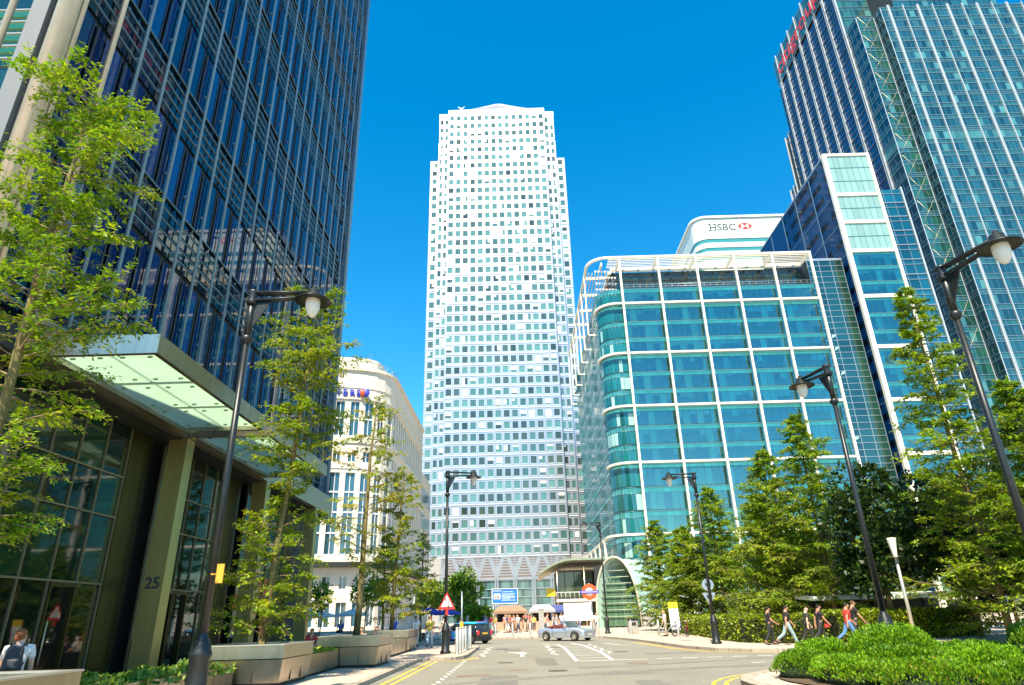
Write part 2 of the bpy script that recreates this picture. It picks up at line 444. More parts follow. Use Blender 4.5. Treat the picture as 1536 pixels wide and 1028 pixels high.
    for k, y in enumerate(pill):
        if k == 0: continue
        m = MB(); m.box(-12.68, -12.0, y - .02, y + .55, .1, 8.0)
        for q in (-12.45, -12.23): m.box(q, q + .008, y - .024, y - .02, .1, 8)
        for q in (2.6, 5.3): m.box(-12.68, -12.0, y - .024, y - .02, q, q + .012)
        pl = m.build('pillar', mat('satin_pillar_steel', (.44, .41, .17), .32, .8, noise=.14, nscale=1.5, stretch=(1, 1, .2)), t)
        if k == 1:
            n = MB(); text_mb(n, '25', .52, (-12.34, y - .05, 2.85), (1, 0, 0), (0, 0, 1), .015, align='CENTER', bold=.008)
            n.build('house_number', M['letters_dark'], pl)
    m = MB(); m.box(XG - .8, -12.2, 8.0, Y1, 7.96, 8.6); m.build('soffit', M['soffit'], t)
    m = MB(); m.box(-12.2, -12.02, 14.6, Y1, 8.02, 9.1); m.build('podium_fascia', M['steel'], t)
    # canopies
    for a, b in ((14.97, 22.35), (23.05, 30.5)):
        XO = -8.98; zt = 8.55; zb = 8.03
        fr = MB()
        fr.box(-12.0, XO, a, a + .14, zb, zt); fr.box(-12.0, XO, b - .14, b, zb, zt)
        fr.box(XO - .14, XO, a + .14, b - .14, zb + .002, zt - .002); fr.box(-12.0, -11.75, a + .14, b - .14, zb + .002, zt - .002)
        c = fr.build('canopy_frame', M['steel'], t)
        g = MB(); z = 8.16
        n = 3
        for i in range(n):
            for j in range(2):
                y0 = a + .16 + (b - a - .32) * i / n; y1 = a + .16 + (b - a - .32) * (i + 1) / n
                x0 = -11.73 + j * 1.3; x1 = x0 + 1.27
                g.box(x0 + .03, x1, y0 + .03, y1 - .03, z, z + .03)
        g.build('canopy_glass', M['canopy_glass'], c)
        b2 = MB()
        for i in range(1, n):
            y = a + .16 + (b - a - .32) * i / n; b2.box(-11.75, XO - .14, y - .04, y + .04, z + .04, z + .2)
        b2.box(-10.48, -10.42, a + .14, b - .14, z + .205, z + .3)
        for i in range(n):
            for j in range(2):
                for q in (.22, .78):
                    for w in (.15, .85):
                        yy = a + .16 + (b - a - .32) * (i + w) / n; xx = -11.73 + j * 1.3 + 1.27 * q
                        b2.box(xx - .06, xx + .06, yy - .02, yy + .02, z - .05, z - .005)
        b2.build('canopy_beam', mat('green_grey_steel_beam', (.24, .32, .25), .4, .4), c)
left_tower()
def bay(F, u0, u1, z0, z1, n, d=0, base=(.004, .09, .115), pale=.2, vis=.70, fr=1, dark=.12):
    """one storey-high window of n panes: vision glass, blinds at random, spandrel strip and slim bars"""
    m = MB(); p = (u1 - u0) / n; h = z1 - z0; zv = z0 + h * vis
    for i in range(n):
        a = u0 + i * p + .03; b = u0 + (i + 1) * p - .03
        k = rnd.random()
        c = jit(base, .16)
        if k < pale * .3: c = jit((.26, .46, .38), .25)
        elif k < pale: c = jit((.06, .25, .25), .25)
        elif k > 1 - dark: c = jit((.01, .035, .03), .4)
        F.quad(m, a, b, z0 + .08, zv, d, 0, c)
        q = rnd.random()
        if q < .25: 
            f = rnd.choice((.2, .35, .5)); F.quad(m, a + .03, b - .03, zv - (zv - z0) * f, zv, d + .012, 0, jit((.03, .19, .20), .3))
        elif q < .5:
            F.quad(m, a + .1, b - .1 - p * rnd.uniform(0, .4), z0 + .1, z0 + rnd.uniform(.6, 1.3), d + .012, 0, jit((.10, .06, .03) if q < .38 else (.05, .16, .17), .4))
        F.quad(m, a, b, zv + .05, z1 - .32, d, 0, jit((.05, .33, .33), .15))
        F.box(m, u0 + i * p - .03, u0 + i * p + .03, z0, z1, d - .02, d + .05, fr)
    F.box(m, u0, u1, zv, zv + .06, d - .015, d + .07, fr)
    F.box(m, u0, u1, z1 - .32, z1 - .02, d - .04, d + .04, fr)
    return m
def bay_open(F, u0, u1, z0, z1, n, tint=(.20, .62, .66), pale=.25, vis=.74):
    """storey-high window of clear teal panes, with blinds hanging behind some of them"""
    m = MB(); p = (u1 - u0) / n; h = z1 - z0; zv = z0 + h * vis; run = rnd.random() < .25
    for i in range(n):
        a = u0 + i * p + .03; b = u0 + (i + 1) * p - .03
        F.quad(m, a, b, z0 + .08, zv, 0, 0, jit(tint, .1))
        k = rnd.random()
        if k < pale: F.quad(m, a + .02, b - .02, z0 + .1, zv, -.16, 2, jit((.66, .70, .58), .12))
        elif k < pale + .2 or run:
            F.quad(m, a + .02, b - .02, zv - (zv - z0) * rnd.choice((.15, .3, .45)), zv, -.16, 2, jit((.55, .62, .56), .15))
        F.quad(m, a, b, zv + .05, z1 - .32, 0, 3, jit((.022, .20, .21), .12))
        F.box(m, u0 + i * p - .022, u0 + i * p + .022, z0, z1, -.02, .045, 1)
    F.box(m, u0, u1, zv, zv + .05, -.015, .06, 1)
    F.box(m, u0, u1, z1 - .32, z1 - .02, -.04, .04, 1)
    return m
def office_floor(parent, F, u0, u1, z0, z1, depth):
    """one storey behind the glass: ceiling with light strips, floor, rear wall, desks, cabinets and columns"""
    m = MB(); vis = z0 + (z1 - z0) * .74
    F.box(m, u0, u1, vis + .06, z1 - .03, -depth, -.2, 0)
    F.box(m, u0, u1, z0 - .02, z0 + .06, -depth, -.2, 1)
    F.box(m, u0, u1, z0 + .07, vis + .05, -depth - .2, -depth, 2, jit((.5, .52, .46), .3))
    k = u0 + .8
    while k < u1 - 1: F.box(m, k, k + 1.2, vis + .03, vis + .055, -depth + .5, -1.0, 2, (.85, .86, .8)); k += 2.9
    k = u0 + rnd.uniform(.3, 2)
    while k < u1 - 1.5:
        w = rnd.uniform(.5, 1.6); d = rnd.uniform(.5, 3.2)
        F.box(m, k, k + w, z0 + .07, z0 + rnd.choice((.75, .8, 1.1, 1.4)), -d - .6, -d, 2, jit(rnd.choice(((.30, .16, .08), (.08, .09, .1), (.5, .5, .46), (.12, .2, .3), (.22, .2, .16))), .3)); k += w + rnd.uniform(.2, 2.2)
    m.build('office_interior', [M['ceiling'], M['carpet'], M['plain']], parent)
GM = [M['glass'], M['dark_frame']]
M['teal_bar'] = mat('teal_grey_glazing_bar', (.06, .19, .21), .35, .3)
GT = [M['glass'], M['teal_bar']]
GO = [M['office_glass'], M['teal_bar'], M['plain'], M['glass']]

# ================= midrise glass office with white grid frame
def grid_office():
    t = thing('office_building', (45, 150, 0), 'teal glass office block wrapped in a white grid frame with one rounded corner', 'office')
    cols = [25.3, 34.15, 43.0, 51.85, 60.7, 69.55]; zs = [3.2, 15.9, 30.0, 42.0, 54.0, 66.1]; XL = 19.8; XR = 69.9; YG = 131.4; r = 4.2
    Y2 = 192
    core = MB(); poly = [(cols[0], YG + .5), (cols[0], YG + 6.3), (XR, YG + 6.3), (XR, Y2), (XL + .5, Y2)] + [(XL + r + (r - .5) * math.cos(R(a)), YG + r + (r - .5) * math.sin(R(a))) for a in range(180, 271, 15)]
    core.prism(poly, 0, 69.9); core.box(XL + 4.5, XR, 136.6, Y2 - 2, 69.9, 77.3)
    core.build('core', M['core'], t)
    F = Fac((0, YG, 0), (1, 0, 0), (0, -1, 0)); S = Fac((XL, YG + r, 0), (0, 1, 0), (-1, 0, 0)); wins = []; op = []
    levels = []
    for k in range(5):
        for j in range(3): levels.append((zs[k] + (zs[k + 1] - zs[k]) * j / 3, zs[k] + (zs[k + 1] - zs[k]) * (j + 1) / 3))
    levels.append((66.1, 70.3))
    for (z0, z1) in levels:
        for i in range(5):
            u0 = cols[i]; u1 = cols[i + 1]
            op.append((F.p(u0, z0), bay_open(F, u0, u1, z0, z1, 6, tint=(.42, .80, .68) if i < 2 else (.30, .78, .84))))  # greener left and bluer right reflections are put into the pane tint
        office_floor(t, F, cols[0] + .1, cols[5], z0, z1, 4.2)
        # rounded corner
        m = MB(); n = 8; vs = z0 + (z1 - z0) * .7
        pts = [(cols[0], YG)] + [(XL + r + r * math.cos(R(a)), YG + r + r * math.sin(R(a))) for a in [270 - 90 * i / n for i in range(n + 1)]]
        for i in range(len(pts) - 1):
            a, b = pts[i], pts[i + 1]; c = jit((.008, .12, .12), .35)
            if rnd.random() < .15: c = jit((.3, .5, .42), .2)
            m.face([(a[0], a[1], z0 + .08), (b[0], b[1], z0 + .08), (b[0], b[1], vs), (a[0], a[1], vs)][::-1], 0, c)
            m.face([(a[0], a[1], vs + .05), (b[0], b[1], vs + .05), (b[0], b[1], z1 - .3), (a[0], a[1], z1 - .3)][::-1], 0, jit((.03, .2, .2), .2))
            m.tube([(a[0], a[1], z0), (a[0], a[1], z1)], .05, 4, 1)
        for z in (vs, z1 - .15): m.tube([(x, y, z) for x, y in pts], .09, 4, 1)
        wins.append(((22, 133, z0), m))
        for i in range(6):
            wins.append(((XL, 140 + i * 9, z0), bay(S, i * 9.2, (i + 1) * 9.2, z0, z1, 6, base=(.006, .05, .055))))
    put_windows(t, op, GO); put_windows(t, wins, GT, cap=15)
    # roof storey set back
    m = MB(); F2 = Fac((0, 136.5, 0), (1, 0, 0), (0, -1, 0))
    for i in range(30): F2.quad(m, 25 + i * 1.49 + .04, 25 + (i + 1) * 1.49 - .04, 70, 77.2, 0, 0, jit((.006, .03, .035), .6))
    for i in range(31): F2.box(m, 25 + i * 1.49 - .04, 25 + i * 1.49 + .04, 70, 77.2, -.02, .06, 1)
    F2.box(m, 25, 69.8, 73.4, 73.6, -.02, .1, 1)
    m.build('roof_storey_glazing', GM, t)
    m = MB(); m.tube([(cols[0], 131.2, 71.2), (69.5, 131.2, 71.2)], .06, 5); m.tube([(cols[0], 131.2, 70.6), (69.5, 131.2, 70.6)], .04, 5)
    for i in range(31): m.tube([(25.3 + i * 1.475, 131.2, 70.2), (25.3 + i * 1.475, 131.2, 71.2)], .035, 4)
    m.build('terrace_rail', M['grey_frame'], t)
    # frame
    for x in cols:
        m = MB(); m.box(x - .21, x + .21, 129.85, 130.45, 0, 77.7); m.build('frame_column', M['white_frame'], t)
    def corner(mb, z, h, rr=4.8, w=.75, yend=190, xl=17.9):
        # front band, then a quarter round, then along the side
        path = [(69.93, 130.15)] + [(xl + rr + rr * math.cos(R(a)), 130.15 + rr + rr * math.sin(R(a))) for a in range(270, 179, -9)] + [(xl, yend)]
        for i in range(len(path) - 1):
            a, b = V((*path[i], 0)), V((*path[i + 1], 0)); d = (b - a).normalized(); n = V((d.y, -d.x, 0)) * -1
            q = [a + n * 0 , b + n * 0, b - n * w, a - n * w]
            mb.hexa([(p.x, p.y, z) for p in q] + [(p.x, p.y, z + h) for p in q])
    for z in zs[1:]:
        m = MB(); corner(m, z - .20, .40, w=.5, yend=190 if z < 17 else 136.2, xl=17.9 if z < 17 else 19.2); m.build('frame_band', M['white_frame'], t)
    m = MB(); corner(m, 77.75, .5, w=.6); m.build('roof_beam', M['white_frame'], t)
    for k in range(7):
        y = 138.5 + k * 8.84
        m = MB(); m.box(17.75, 18.2, y - .14, y + .14, 0, 15.6); m.build('arcade_column', M['white_frame'], t); m = MB(); m.box(17.85, 18.15, y - .1, y + .1, 62, 77.7); m.box(18.15, 19.75, y - .06, y + .06, 61.9, 62.2)
        m.build('roof_fin', M['white_frame'], t)
    pg = MB(); pg.box(24, 69.9, 135.6, 136.2, 77.3, 78.2); pg.box(23.6, 24.4, 137, 188, 77.3, 78.2)
    pg.build('pergola_back_beam', M['white_frame'], t)
    for x in cols + [21.5]:
        m = MB(); m.box(x - .2, x + .2, 130.6 if x > 22 else 132.4, 135.58, 77.2, 77.9); m.build('pergola_rafter', M['white_frame'], t)
    for k in range(5):
        y = 139.5 + k * 9.0
        m = MB(); m.box(18.3, 23.55, y - .2, y + .2, 77.2, 77.9); m.build('pergola_rafter', M['white_frame'], t)
    for k in range(6):
        m = MB(); y = 131.3 + k * .75; m.box(23, 69.6, y, y + .22, 77.95, 78.05); m.build('pergola_slat', M['white_frame'], t)
    for k in range(6):
        m = MB(); x = 19 + k * .8; m.box(x, x + .22, 137.5, 188, 77.95, 78.05); m.build('pergola_slat', M['white_frame'], t)
    m = MB()
    for i in range(12): m.ball((27 + i * 3.7, 135.3, 77.2), .38, 8, 5)
    m.build('roof_floodlight', M['grey_frame'], t)
    for k in range(4):
        m = MB()
        for i in range(7): m.ball((20.2 + i * .75, 133.8 + .05 * i, 76.2 - k * 1.6), (.24, .24, .3), 6, 4)
        m.tube([(19.8, 133.7, 76.5 - k * 1.6), (25.1, 134.2, 76.5 - k * 1.6)], .05, 4)
        m.build('corner_screen', M['white'], t)
    # glazed link at its right flank
    L = Fac((70.1, 133.4, 0), (1, 0, 0), (0, -1, 0))
    for j in range(26):
        m = MB(); z = 1.2 + j * 2.93
        for i in range(3): L.quad(m, i * 2.75 + .04, (i + 1) * 2.75 - .04, z + .05, z + 2.88, 0, 0, jit((.006, .045, .05) if i < 2 else (.012, .05, .035), .4))
        if rnd.random() < .5: 
            a = rnd.uniform(.3, 1.8); m.face([L.p(a, z + .5, .015), L.p(a + 1.1, z + 1.0, .015), L.p(a + 1.2, z + 1.6, .015), L.p(a + .4, z + 1.5, .015)], 0, (.35, .6, .45))
        m.build('link_window', GM, t)
    m = MB()
    for j in range(53): L.box(m, 0, 8.25, 1.2 + j * 1.465 - .05, 1.2 + j * 1.465 + .05, -.02, .09)
    for i in range(4): L.box(m, i * 2.75 - .06, i * 2.75 + .06, 0, 77.4, -.02, .1)
    L.box(m, -.1, 8.3, 77.3, 77.9, -.5, .15)
    m.build('link_grid', M['grey_frame'], t)
    m = MB(); m.box(70.1, 78.3, 133.9, 170, 0, 77.2); m.build('link_core', M['core'], t)
grid_office()

# ================= narrow white-edged slab tower behind it
def slab_tower():
    t = thing('slab_tower', (84.4, 150, 0), 'narrow tower with white edged pale and teal glass front and dark blue glass flank', 'office tower')
    X0, X1, Y0, Y1, ZT = 78.8, 90.0, 130, 176, 105.8
    m = MB(); m.box(X0 + .3, X1 - .1, Y0 + 5.0, Y1, 0, ZT - .4); m.box(X0 + .3, X1 - .1, Y0 + .6, Y0 + 4.98, 78, ZT - .4); m.box(X0 + .3, X0 + .45, Y0 + .6, Y0 + 4.98, 0, 77.9); m.box(X1 - .25, X1 - .1, Y0 + .6, Y0 + 4.98, 0, 77.9); m.build('core', M['core'], t)
    F = Fac((X0, Y0 + .25, 0), (1, 0, 0), (0, -1, 0))
    bands = [(93.6, ZT - .3, 3, 1), (85.8, 93.6, 2, 1), (77.9, 85.8, 2, 1), (66.1, 77.9, 3, 0), (53.8, 66.1, 3, 0), (41.7, 53.8, 3, 0), (30.2, 41.7, 3, 0), (15.9, 30.2, 3, 0), (3, 15.9, 3, 0)]
    for (a, b, n, pale) in bands:
        for j in range(n):
            z0 = a + (b - a) * j / n; z1 = a + (b - a) * (j + 1) / n
            if pale:
                m = MB(); p = 10.2 / 7
                for i in range(7): F.quad(m, .5 + i * p + .03, .5 + (i + 1) * p - .03, z0 + .06, z1 - .06, 0, 0, jit((.22, .37, .33), .12))
                for i in range(8): F.box(m, .5 + i * p - .03, .5 + i * p + .03, z0, z1, -.02, .04, 1)
                F.box(m, .5, 10.7, z1 - .08, z1 + .08, -.02, .06, 1)
            else:
                m = bay_open(F, .5, 10.7, z0, z1, 7, tint=(.28, .76, .82)); office_floor(t, F, .5, 10.7, z0, z1, 4.0)
            m.build('window', GT if pale else GO, t)
        m = MB(); F.box(m, .48, 10.72, a - .4, a + .4, -.2, .28); m.build('frame_band', M['white_frame'], t)
    for u in (0, 10.7):
        m = MB(); F.box(m, u - .1 if u else -.35, u + .55, 0, ZT, -.55, .3); m.build('frame_column', M['white_frame'], t)
    m = MB(); F.box(m, .56, 10.58, ZT - .7, ZT - .02, -.5, .28); m.build('frame_top', M['white_frame'], t)
    S = Fac((X0 + .2, Y0 + .9, 0), (0, 1, 0), (-1, 0, 0))
    zs = [3, 15.9, 30.2, 41.7, 53.8, 66.1, 77.9, 85.8, 93.6, ZT]
    for i in range(5):
        for j in range(len(zs) - 1):
            m = MB(); u0 = i * 9.02; u1 = u0 + 9.02
            S.quad(m, u0 + .08, u1 - .08, zs[j] + .08, zs[j + 1] - .08, 0, 0, jit((.003, .05, .15), .25))
            n = max(1, int((zs[j + 1] - zs[j]) / 4))
            for k in range(n):
                z = zs[j] + (zs[j + 1] - zs[j]) * (k + .35) / n
                if i < 3:
                    for q in range(7):
                        if (q + i * 3 + j) % 9 > 1: S.quad(m, u0 + .5 + q * 1.2, u0 + 1.55 + q * 1.2, z, z + 1.5, .012, 0, (.002, .006, .012))
            S.box(m, u1 - .09, u1 + .09, zs[j], zs[j + 1], -.02, .1, 1); S.box(m, u0, u1, zs[j] - .09, zs[j] + .09, -.02, .08, 1)
            m.build('flank_window', [M['flank_glass'], M['blue_bar']], t)
    m = MB(); m.box(X0 + .1, X0 + .5, Y0 + 1, Y1, ZT - .4, ZT + .1); m.build('parapet', M['grey_frame'], t)
slab_tower()

# ================= tall glass tower at the right edge
def right_tower():
    t = thing('glass_tower', (150, 190, 0), 'tall blue green glass tower with white fins, stepped corner and red lettering near its top', 'skyscraper')
    core = MB()
    core.box(121.8, 205, 150.5, 215, 0, 178.6); core.box(115.8, 121.9, 154, 214.9, 0, 178.5)
    core.box(116.0, 150, 161, 208, 178.4, 216); core.box(126.5, 160, 150.6, 200, 178.6, 196); core.box(116, 160, 208.2, 213.8, 0, 180.8); core.box(116.2, 160, 214, 219.6, 0, 159)
    core.build('core', M['core'], t)
    wins = []; FH = 4.45; NF = 40
    base = (.010, .06, .08)
    FR = Fac((121.4, 150, 0), (1, 0, 0), (0, -1, 0)); P = 4.78
    def cell(F, u0, u1, j, n=3, b=base, pale=.15):
        z = j * FH + 1.5; m = MB(); p = (u1 - u0) / n
        hot = .8 if j == 28 else pale * .7
        for i in range(n):
            a = u0 + i * p + .03; bb = u0 + (i + 1) * p - .03
            c = jit(b, .5)
            if rnd.random() < hot: c = jit((.05, .18, .18), .4)
            F.quad(m, a, bb, z + .1, z + 2.75, 0, 0, c)
            F.quad(m, a, bb, z + 2.85, z + FH - .25, 0, 0, jit((.018, .085, .085), .25))
            F.box(m, u0 + i * p - .025, u0 + i * p + .025, z, z + FH, -.02, .04, 1)
        F.box(m, u0, u1, z + 2.76, z + 2.9, -.02, .14, 1); F.box(m, u0, u1, z + FH - .22, z + FH - .06, -.02, .14, 1)
        if j % 3 == 1: F.box(m, u0, u1, z + 3.5, z + 3.62, -.02, .10, 1)
        return m
    for j in range(NF):
        for i in range(17):
            u0 = (0 if i == 0 else 2.7 + (i - 1) * P); u1 = 2.7 + i * P
            wins.append((FR.p(u0, j * FH), cell(FR, u0, u1, j, 2 if i == 0 else 3)))
    RT = Fac((121.4, 153.6, 0), (0, -1, 0), (-1, 0, 0))          # return of the stepped corner
    ST = Fac((115.3, 153.6, 0), (1, 0, 0), (0, -1, 0))           # narrow strip
    R2 = Fac((115.3, 160.2, 0), (0, -1, 0), (-1, 0, 0))
    for j in range(NF):
        wins.append((RT.p(0, j * FH), cell(RT, 0, 3.6, j, 2, (.006, .03, .035), .02)))
        wins.append((ST.p(0, j * FH), cell(ST, .1, 6.0, j, 4, (.012, .07, .05), .1)))
        wins.append((R2.p(0, j * FH), cell(R2, 0, 6.5, j, 3, (.004, .025, .04), .02)))
    UP = Fac((115.5, 160.8, 0), (1, 0, 0), (0, -1, 0)); TP = Fac((126.4, 150.2, 0), (1, 0, 0), (0, -1, 0))
    for j in range(40, 48):
        for i in range(6): wins.append((UP.p(i * 5.5, j * FH), cell(UP, i * 5.5, i * 5.5 + 5.5, j, 3, (.02, .10, .08))))
    for j in range(40, 44):
        for i in range(7): wins.append((TP.p(i * P, j * FH), cell(TP, i * P, i * P + P, j)))
    FS = Fac((115.3, 208.5, 0), (0, -1, 0), (-1, 0, 0))
    nb = 15; W = 48.3; p = W / nb
    for j in range(45):
        for i in range(nb):
            m = MB(); z = j * FH + 1.5; c = jit((.004, .035, .13), .35)
            FS.quad(m, i * p + .05, (i + 1) * p - .05, z + .1, z + FH, 0, 0, c)
            FS.box(m, i * p, (i + 1) * p, z, z + .1, -.02, .4, 1)
            FS.box(m, i * p, (i + 1) * p, z + 2.2, z + 2.28, -.02, .25, 1)
            wins.append((FS.p(i * p, z), m))
    F3 = Fac((115.9, 214, 0), (0, -1, 0), (-1, 0, 0)); F4 = Fac((116.1, 220, 0), (0, -1, 0), (-1, 0, 0))
    for j in range(40):
        z = j * FH + 1.5
        m = MB(); F3.quad(m, .05, 5.4, z + .1, z + FH, 0, 0, jit((.004, .035, .13), .3)); F3.box(m, 0, 5.4, z, z + .1, -.02, .15, 1); wins.append((F3.p(0, z), m))
        if j < 35:
            m = MB(); F4.quad(m, .05, 5.9, z + .1, z + FH, 0, 0, jit((.004, .035, .13), .3)); F4.box(m, 0, 5.9, z, z + .1, -.02, .15, 1); wins.append((F4.p(0, z), m))
    put_windows(t, wins, [M['glass'], M['blue_bar']])
    fm = mat('white_tower_fin', (.46, .51, .54), .4, .3)
    for i in range(18):                                          # front mullions, single and double by turns
        m = MB(); u = 2.7 + i * P; z1 = 180.2
        if i % 2 == 0:
            for e in (-.36, .22): FR.box(m, u + e, u + e + .14, 0, z1, 0, .4)
            FR.box(m, u - .21, u + .21, 0, z1, 0, .2)
        else: FR.box(m, u - .13, u + .13, 0, z1, 0, .4)
        m.build('front_mullion', fm, t)
    for F, u in ((FR, .05), (ST, .1), (ST, 5.9)):
        m = MB(); F.box(m, u - .1, u + .1, 0, 179, 0, .15); m.build('corner_mullion', fm, t)
    for k in range(8):
        m = MB(); u = 208.5 - 160.3 - 6.4 * k
        for e in (-.45, .3): FS.box(m, u + e, u + e + .15, 0, 203.6, 0, .6)
        m.build('flank_fin', fm, t)
    for F, z1 in ((F3, 181.5), (F4, 159.6)):
        m = MB(); F.box(m, .2, .45, 0, z1, 0, .6); F.box(m, 3.5, 3.75, 0, z1, 0, .6); m.build('flank_fin', fm, t)
    # glass parapet with lettering
    for i in range(15):
        m = MB()
        for k in range(3): FS.quad(m, i * p + .05, (i + 1) * p - .05, 203.9 + k * 4.25, 208 + k * 4.25, .02, 0, jit((.03, .13, .14), .4))
        for k in range(4): FS.box(m, i * p, (i + 1) * p, 203.7 + k * 4.25, 203.9 + k * 4.25, 0, .15, 1)
        m.build('parapet_glass', [M['glass'], M['grey_frame']], t)
    for k in range(8):
        m = MB(); u = 208.5 - 160.3 - 6.4 * k; FS.box(m, u - .2, u + .2, 203.7, 218, .1, .45); m.build('parapet_mast', fm, t)
    n = MB(); text_mb(n, 'citigroup', 9.2, FS.p(3.6, 206.3, .8), (0, -1, 0), (0, 0, 1), .08, bold=-.03, xs=1.16)
    n.build('lettering', M['red'], t)
    # cross braces glinting on the strip and return
    m = MB()
    for k in range(15):
        z = 60 + k * 8.0
        m.tube([ST.p(.6, z, .1), ST.p(5.4, z + 7.5, .1)], .05, 4); m.tube([ST.p(5.4, z, .1), ST.p(.6, z + 7.5, .1)], .05, 4)
    m.build('cross_brace', mat('pale_gold_brace', (.55, .50, .28), .4, .4), t)
    # low glass annex
    A = Fac((90.2, 140, 0), (1, 0, 0), (0, -1, 0))
    m = MB(); m.box(90.2, 102.3, 140.5, 153, 0, 101.8); m.build('annex_core', M['core'], t)
    for j in range(24):
        m = MB(); z = j * 4.2 + 1
        for i in range(5): A.quad(m, i * 2.44 + .04, (i + 1) * 2.44 - .04, z + .1, z + 4.1, 0, 0, jit((.004, .07, .11), .5)); A.box(m, i * 2.44 - .04, i * 2.44 + .04, z, z + 4.2, -.02, .08, 1)
        A.box(m, 0, 12.2, z - .1, z + .1, -.02, .2, 1); A.box(m, 0, 12.2, z + 2.7, z + 2.82, -.02, .15, 1)
        m.build('annex_window', [M['glass'], M['grey_frame']], t)
    m = MB(); A.box(m, 12.0, 12.4, 0, 102.3, -.5, .4); m.build('annex_edge', fm, t)
right_tower()

# ================= pale tower with sign far behind the grid office
def sign_tower():
    t = thing('office_tower', (130, 325, 0), 'far white banded tower with rounded corners and a lettered sign at its top', 'skyscraper')
    X0, X1, Y0, Y1, r = 101.3, 170, 300, 352, 7
    def ring(e):
        return [(X1, Y0 - e), (X1, Y1)] + [(X0 - e, Y1)] + [(X0 + r + (r + e) * math.cos(R(a)), Y0 + r + (r + e) * math.sin(R(a))) for a in range(180, 271, 15)]
    m = MB(); m.prism(ring(-.5), 0, 200); m.build('core', M['core'], t)
    def band(name, z0, z1, mt, e=0, col=(1, 1, 1)):
        m = MB(); m.prism(ring(e), z0, z1, 0, col); return m.build(name, mt, t)
    for k in range(6): band('cladding_band', 187.4 + k * 2.15, 187.4 + k * 2.15 + 2.05, M['white_panel'])
    band('cornice', 200.4, 201.6, M['white'], .8)
    z = 184.9
    while z > 100:
        band('window_band', z + .02, z + 2.2, M['glass'], -.25, (.05, .26, .26)); band('cladding_band', z - 3.0, z, M['white_panel']); z -= 5.3
    n = MB(); text_mb(n, 'HSBC', 5.9, (109.2, Y0 - .05, 192.6), (1, 0, 0), (0, 0, 1), .12, bold=-.02, xs=1.02)
    for (cx, hw) in ((109.75, .7), (112.35, .7)):                # serifs on the uprights
        for zz in (192.62, 196.45): n.box(cx - hw, cx + hw, Y0 - .25, Y0 - .02, zz, zz + .3)
    n.build('lettering', M['letters_dark'], t)
    lg = MB(); x0 = 124.9; w = 8.0; zc = 194.9; h = 2.0; y = Y0 - .06
    P = lambda a, b, e=0: (x0 + a * w, y - e, zc + b * h)
    rd = (.75, .02, .02); wh = (.85, .85, .82)
    lg.face([P(.25, -1), P(.75, -1), P(.75, 1), P(.25, 1)], 0, wh)
    e = .05
    for s in (-1, 1): lg.face([P(.25, s, e), P(.75, s, e), P(.5, 0, e)], 0, rd)
    lg.face([P(0, 0, e), P(.25, -1, e), P(.25, 1, e)], 0, rd); lg.face([P(1, 0, e), P(.75, 1, e), P(.75, -1, e)], 0, rd)
    lg.build('hexagon_emblem', M['plain'], t)
sign_tower()

